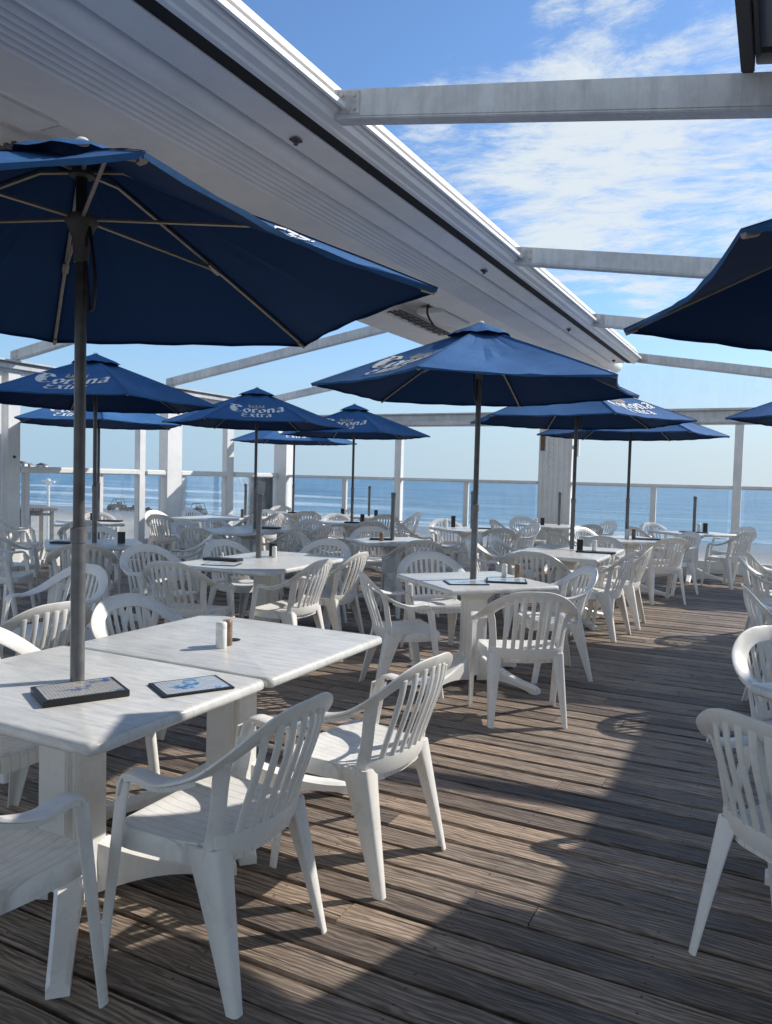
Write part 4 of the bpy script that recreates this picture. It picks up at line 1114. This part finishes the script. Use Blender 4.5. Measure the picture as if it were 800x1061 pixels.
# lamp post and picnic bench on the promenade at the left
bx, by = beach_at(49.5, 16.5)
s = MB(); s.tube([(bx, by, -3.2), (bx, by, 1.05)], .045, 8); s.tube([(bx-.28, by, 1.06), (bx+.28, by, 1.06)], .035, 8); s.lathe([(.09,1.0),(.07,1.13),(.02,1.16)], 10, bx, by)
tag(s.build('street_lamp', M['paint']), 'thin white lamp post on the sand behind the left glass', 'lamp post')
bx, by = beach_at(36, 13.2)
r = empty('picnic_table', (bx, by, -1.42), rad(-28)); tag(r, 'grey wooden high table outside the left glass before the sand', 'table')
s = MB(); 
for i in range(4): s.box(-.75, .75, -.36+.185*i, -.19+.185*i, 1.86, 1.93)
s.build('tabletop', M['wood'], r, bevel=.006)
for q in (-.6, .6):
    s = MB(); s.box(q-.05, q+.05, -.30, -.22, -1.6, 1.857); s.box(q-.05, q+.05, .22, .30, -1.6, 1.857); s.box(q-.04, q+.04, -.22, .22, 1.74, 1.80); s.build('leg', M['wood'], r)

# ---------------------------------------------------------------- camera, light, sky
Rm = [[0.891782443498767, 0.04303310606350199, -0.4504133937283568], [0.45175775556518977, -0.029068130806999007, 0.8916669636462312], [0.025278523573788823, -0.998650687454785, -0.04536298812925378]]
cam = bpy.data.cameras.new('camera'); co = bpy.data.objects.new('camera', cam); col.objects.link(co)
m4 = Matrix.Identity(4)
for i in range(3): m4[i][0] = Rm[i][0]; m4[i][1] = -Rm[i][1]; m4[i][2] = -Rm[i][2]
m4[2][3] = CAMZ; co.matrix_world = m4
cam.sensor_fit = 'HORIZONTAL'; cam.sensor_width = 36; cam.lens = 36*801/800; cam.clip_start = .05; cam.clip_end = 30000
sc.camera = co
SAZ, SEL = 50.0, 36.0
sd = Vector((math.cos(rad(SAZ))*math.cos(rad(SEL)), math.sin(rad(SAZ))*math.cos(rad(SEL)), math.sin(rad(SEL))))
sun = bpy.data.lights.new('sun', 'SUN'); sun.energy = 5.0; sun.angle = rad(0.55); sun.color = (1.0, 0.94, 0.86)
so = bpy.data.objects.new('sun', sun); col.objects.link(so); so.rotation_euler = sd.to_track_quat('Z', 'Y').to_euler(); so.location = (0, 0, 20)
w = bpy.data.worlds.new('World'); sc.world = w; w.use_nodes = True; nt = w.node_tree
bg = nt.nodes['Background']
sky = nt.nodes.new('ShaderNodeTexSky'); sky.sky_type = 'NISHITA'; sky.sun_disc = False
sky.sun_elevation = rad(SEL); sky.sun_rotation = rad(90-SAZ); sky.altitude = 10; sky.air_density = 1.0; sky.dust_density = 0.35; sky.ozone_density = 1.6
tc = nt.nodes.new('ShaderNodeTexCoord'); dirv = tc.outputs['Generated']
sx = nt.nodes.new('ShaderNodeSeparateXYZ'); nt.links.new(dirv, sx.inputs[0])
den = mth(nt, 'ADD', mth(nt, 'MAXIMUM', sx.outputs[2], 0.0), 0.10)
cb = nt.nodes.new('ShaderNodeCombineXYZ')
nt.links.new(mth(nt, 'DIVIDE', sx.outputs[0], den), cb.inputs[0]); nt.links.new(mth(nt, 'DIVIDE', sx.outputs[1], den), cb.inputs[1])
mp = nt.nodes.new('ShaderNodeMapping'); mp.inputs['Rotation'].default_value = (0, 0, rad(-62)); mp.inputs['Scale'].default_value = (1.0, 2.1, 1); nt.links.new(cb.outputs[0], mp.inputs[0])
wp = nt.nodes.new('ShaderNodeTexNoise'); wp.inputs['Scale'].default_value = 1.3; wp.inputs['Detail'].default_value = 4; nt.links.new(cb.outputs[0], wp.inputs['Vector'])
wv_ = nt.nodes.new('ShaderNodeVectorMath'); wv_.operation = 'MULTIPLY_ADD'; nt.links.new(wp.outputs['Color'], wv_.inputs[0]); wv_.inputs[1].default_value = (0.55, 0.55, 0); nt.links.new(mp.outputs[0], wv_.inputs[2])
st = nt.nodes.new('ShaderNodeMapping'); st.inputs['Scale'].default_value = (1.0, 1.15, 1); st.inputs['Rotation'].default_value = (0, 0, rad(12)); nt.links.new(wv_.outputs[0], st.inputs[0])
n1 = noise(nt, st.outputs[0], 4.2, 15, 0.74, 0.0); n2 = noise(nt, wv_.outputs[0], 1.3, 5, 0.55, 0.0)
wisps = mth(nt, 'ADD', mth(nt, 'MULTIPLY', n1, 0.70), mth(nt, 'MULTIPLY', n2, 0.30))
def blob(d, r0, r1, k):
    v = nt.nodes.new('ShaderNodeVectorMath'); v.operation = 'DOT_PRODUCT'; nt.links.new(dirv, v.inputs[0]); v.inputs[1].default_value = Vector(d).normalized()
    mr = nt.nodes.new('ShaderNodeMapRange'); mr.interpolation_type = 'SMOOTHSTEP'; mr.inputs[1].default_value = math.cos(rad(r1)); mr.inputs[2].default_value = math.cos(rad(r0)); mr.inputs[4].default_value = k
    nt.links.new(v.outputs['Value'], mr.inputs[0]); return mr.outputs[0]
mask = blob((-.20,.905,.365), 0.2, 12.0, .98)
for args in [((-.10,.92,.37), .2, 12, .85), ((-.33,.865,.375), .2, 9, .66), ((-.160,.857,.478), .5, 5, .7), ((-.07,.885,.45), .5, 5.5, .7), ((-.235,.84,.50), .3, 2.8, .6), ((-.138,.964,.229), 1, 5, .75), ((-.03,.947,.319), 1, 7, .85), ((.15,.95,.30), 3, 18, .8), ((.3,.8,.5), 5, 25, .5)]:
    mask = mth(nt, 'MAXIMUM', mask, blob(*args))
cl = mth(nt, 'ADD', wisps, mth(nt, 'MULTIPLY', mask, 0.38))
cr = nt.nodes.new('ShaderNodeMapRange'); cr.interpolation_type = 'SMOOTHSTEP'; cr.inputs[1].default_value = 0.66; cr.inputs[2].default_value = 0.90; nt.links.new(cl, cr.inputs[0])
clampz = nt.nodes.new('ShaderNodeMapRange'); clampz.inputs[1].default_value = 0.0; clampz.inputs[2].default_value = 0.06; nt.links.new(sx.outputs[2], clampz.inputs[0])
cf = mth(nt, 'MULTIPLY', cr.outputs[0], clampz.outputs[0])
fill_veil = nt.nodes.new('ShaderNodeMapRange'); fill_veil.interpolation_type = 'SMOOTHSTEP'; fill_veil.inputs[1].default_value = 0.25; fill_veil.inputs[2].default_value = -0.5; fill_veil.inputs[4].default_value = 0.55; nt.links.new(sx.outputs[1], fill_veil.inputs[0])  # bright cloud veil behind the camera, added to lift the shade
cf = mth(nt, 'MAXIMUM', cf, mth(nt, 'MULTIPLY', fill_veil.outputs[0], clampz.outputs[0]))
tint = mixc(nt, 1.0, sky.outputs[0], (1.20, 1.50, 1.82), 'MULTIPLY')
hzr = nt.nodes.new('ShaderNodeMapRange'); hzr.interpolation_type = 'SMOOTHERSTEP'; hzr.inputs[1].default_value = 0.26; hzr.inputs[2].default_value = -0.02; nt.links.new(sx.outputs[2], hzr.inputs[0])
side = nt.nodes.new('ShaderNodeMapRange'); side.inputs[1].default_value = -0.75; side.inputs[2].default_value = 0.15; nt.links.new(sx.outputs[0], side.inputs[0])
hcol = mixc(nt, side.outputs[0], (3.9, 5.7, 7.5), (6.6, 7.6, 8.3))
tint = mixc(nt, mth(nt, 'MULTIPLY', hzr.outputs[0], 0.93), tint, hcol)
c = mixc(nt, mth(nt, 'MULTIPLY', cf, 0.92), tint, (7.9, 8.6, 9.0))
nt.links.new(c, bg.inputs['Color']); bg.inputs['Strength'].default_value = 0.10
sc.view_settings.view_transform = 'Standard'; sc.view_settings.look = 'None'; sc.view_settings.exposure = 0; sc.view_settings.gamma = 1
sc.cycles.max_bounces = 6; sc.cycles.transparent_max_bounces = 12
sc.cycles.use_denoising = True
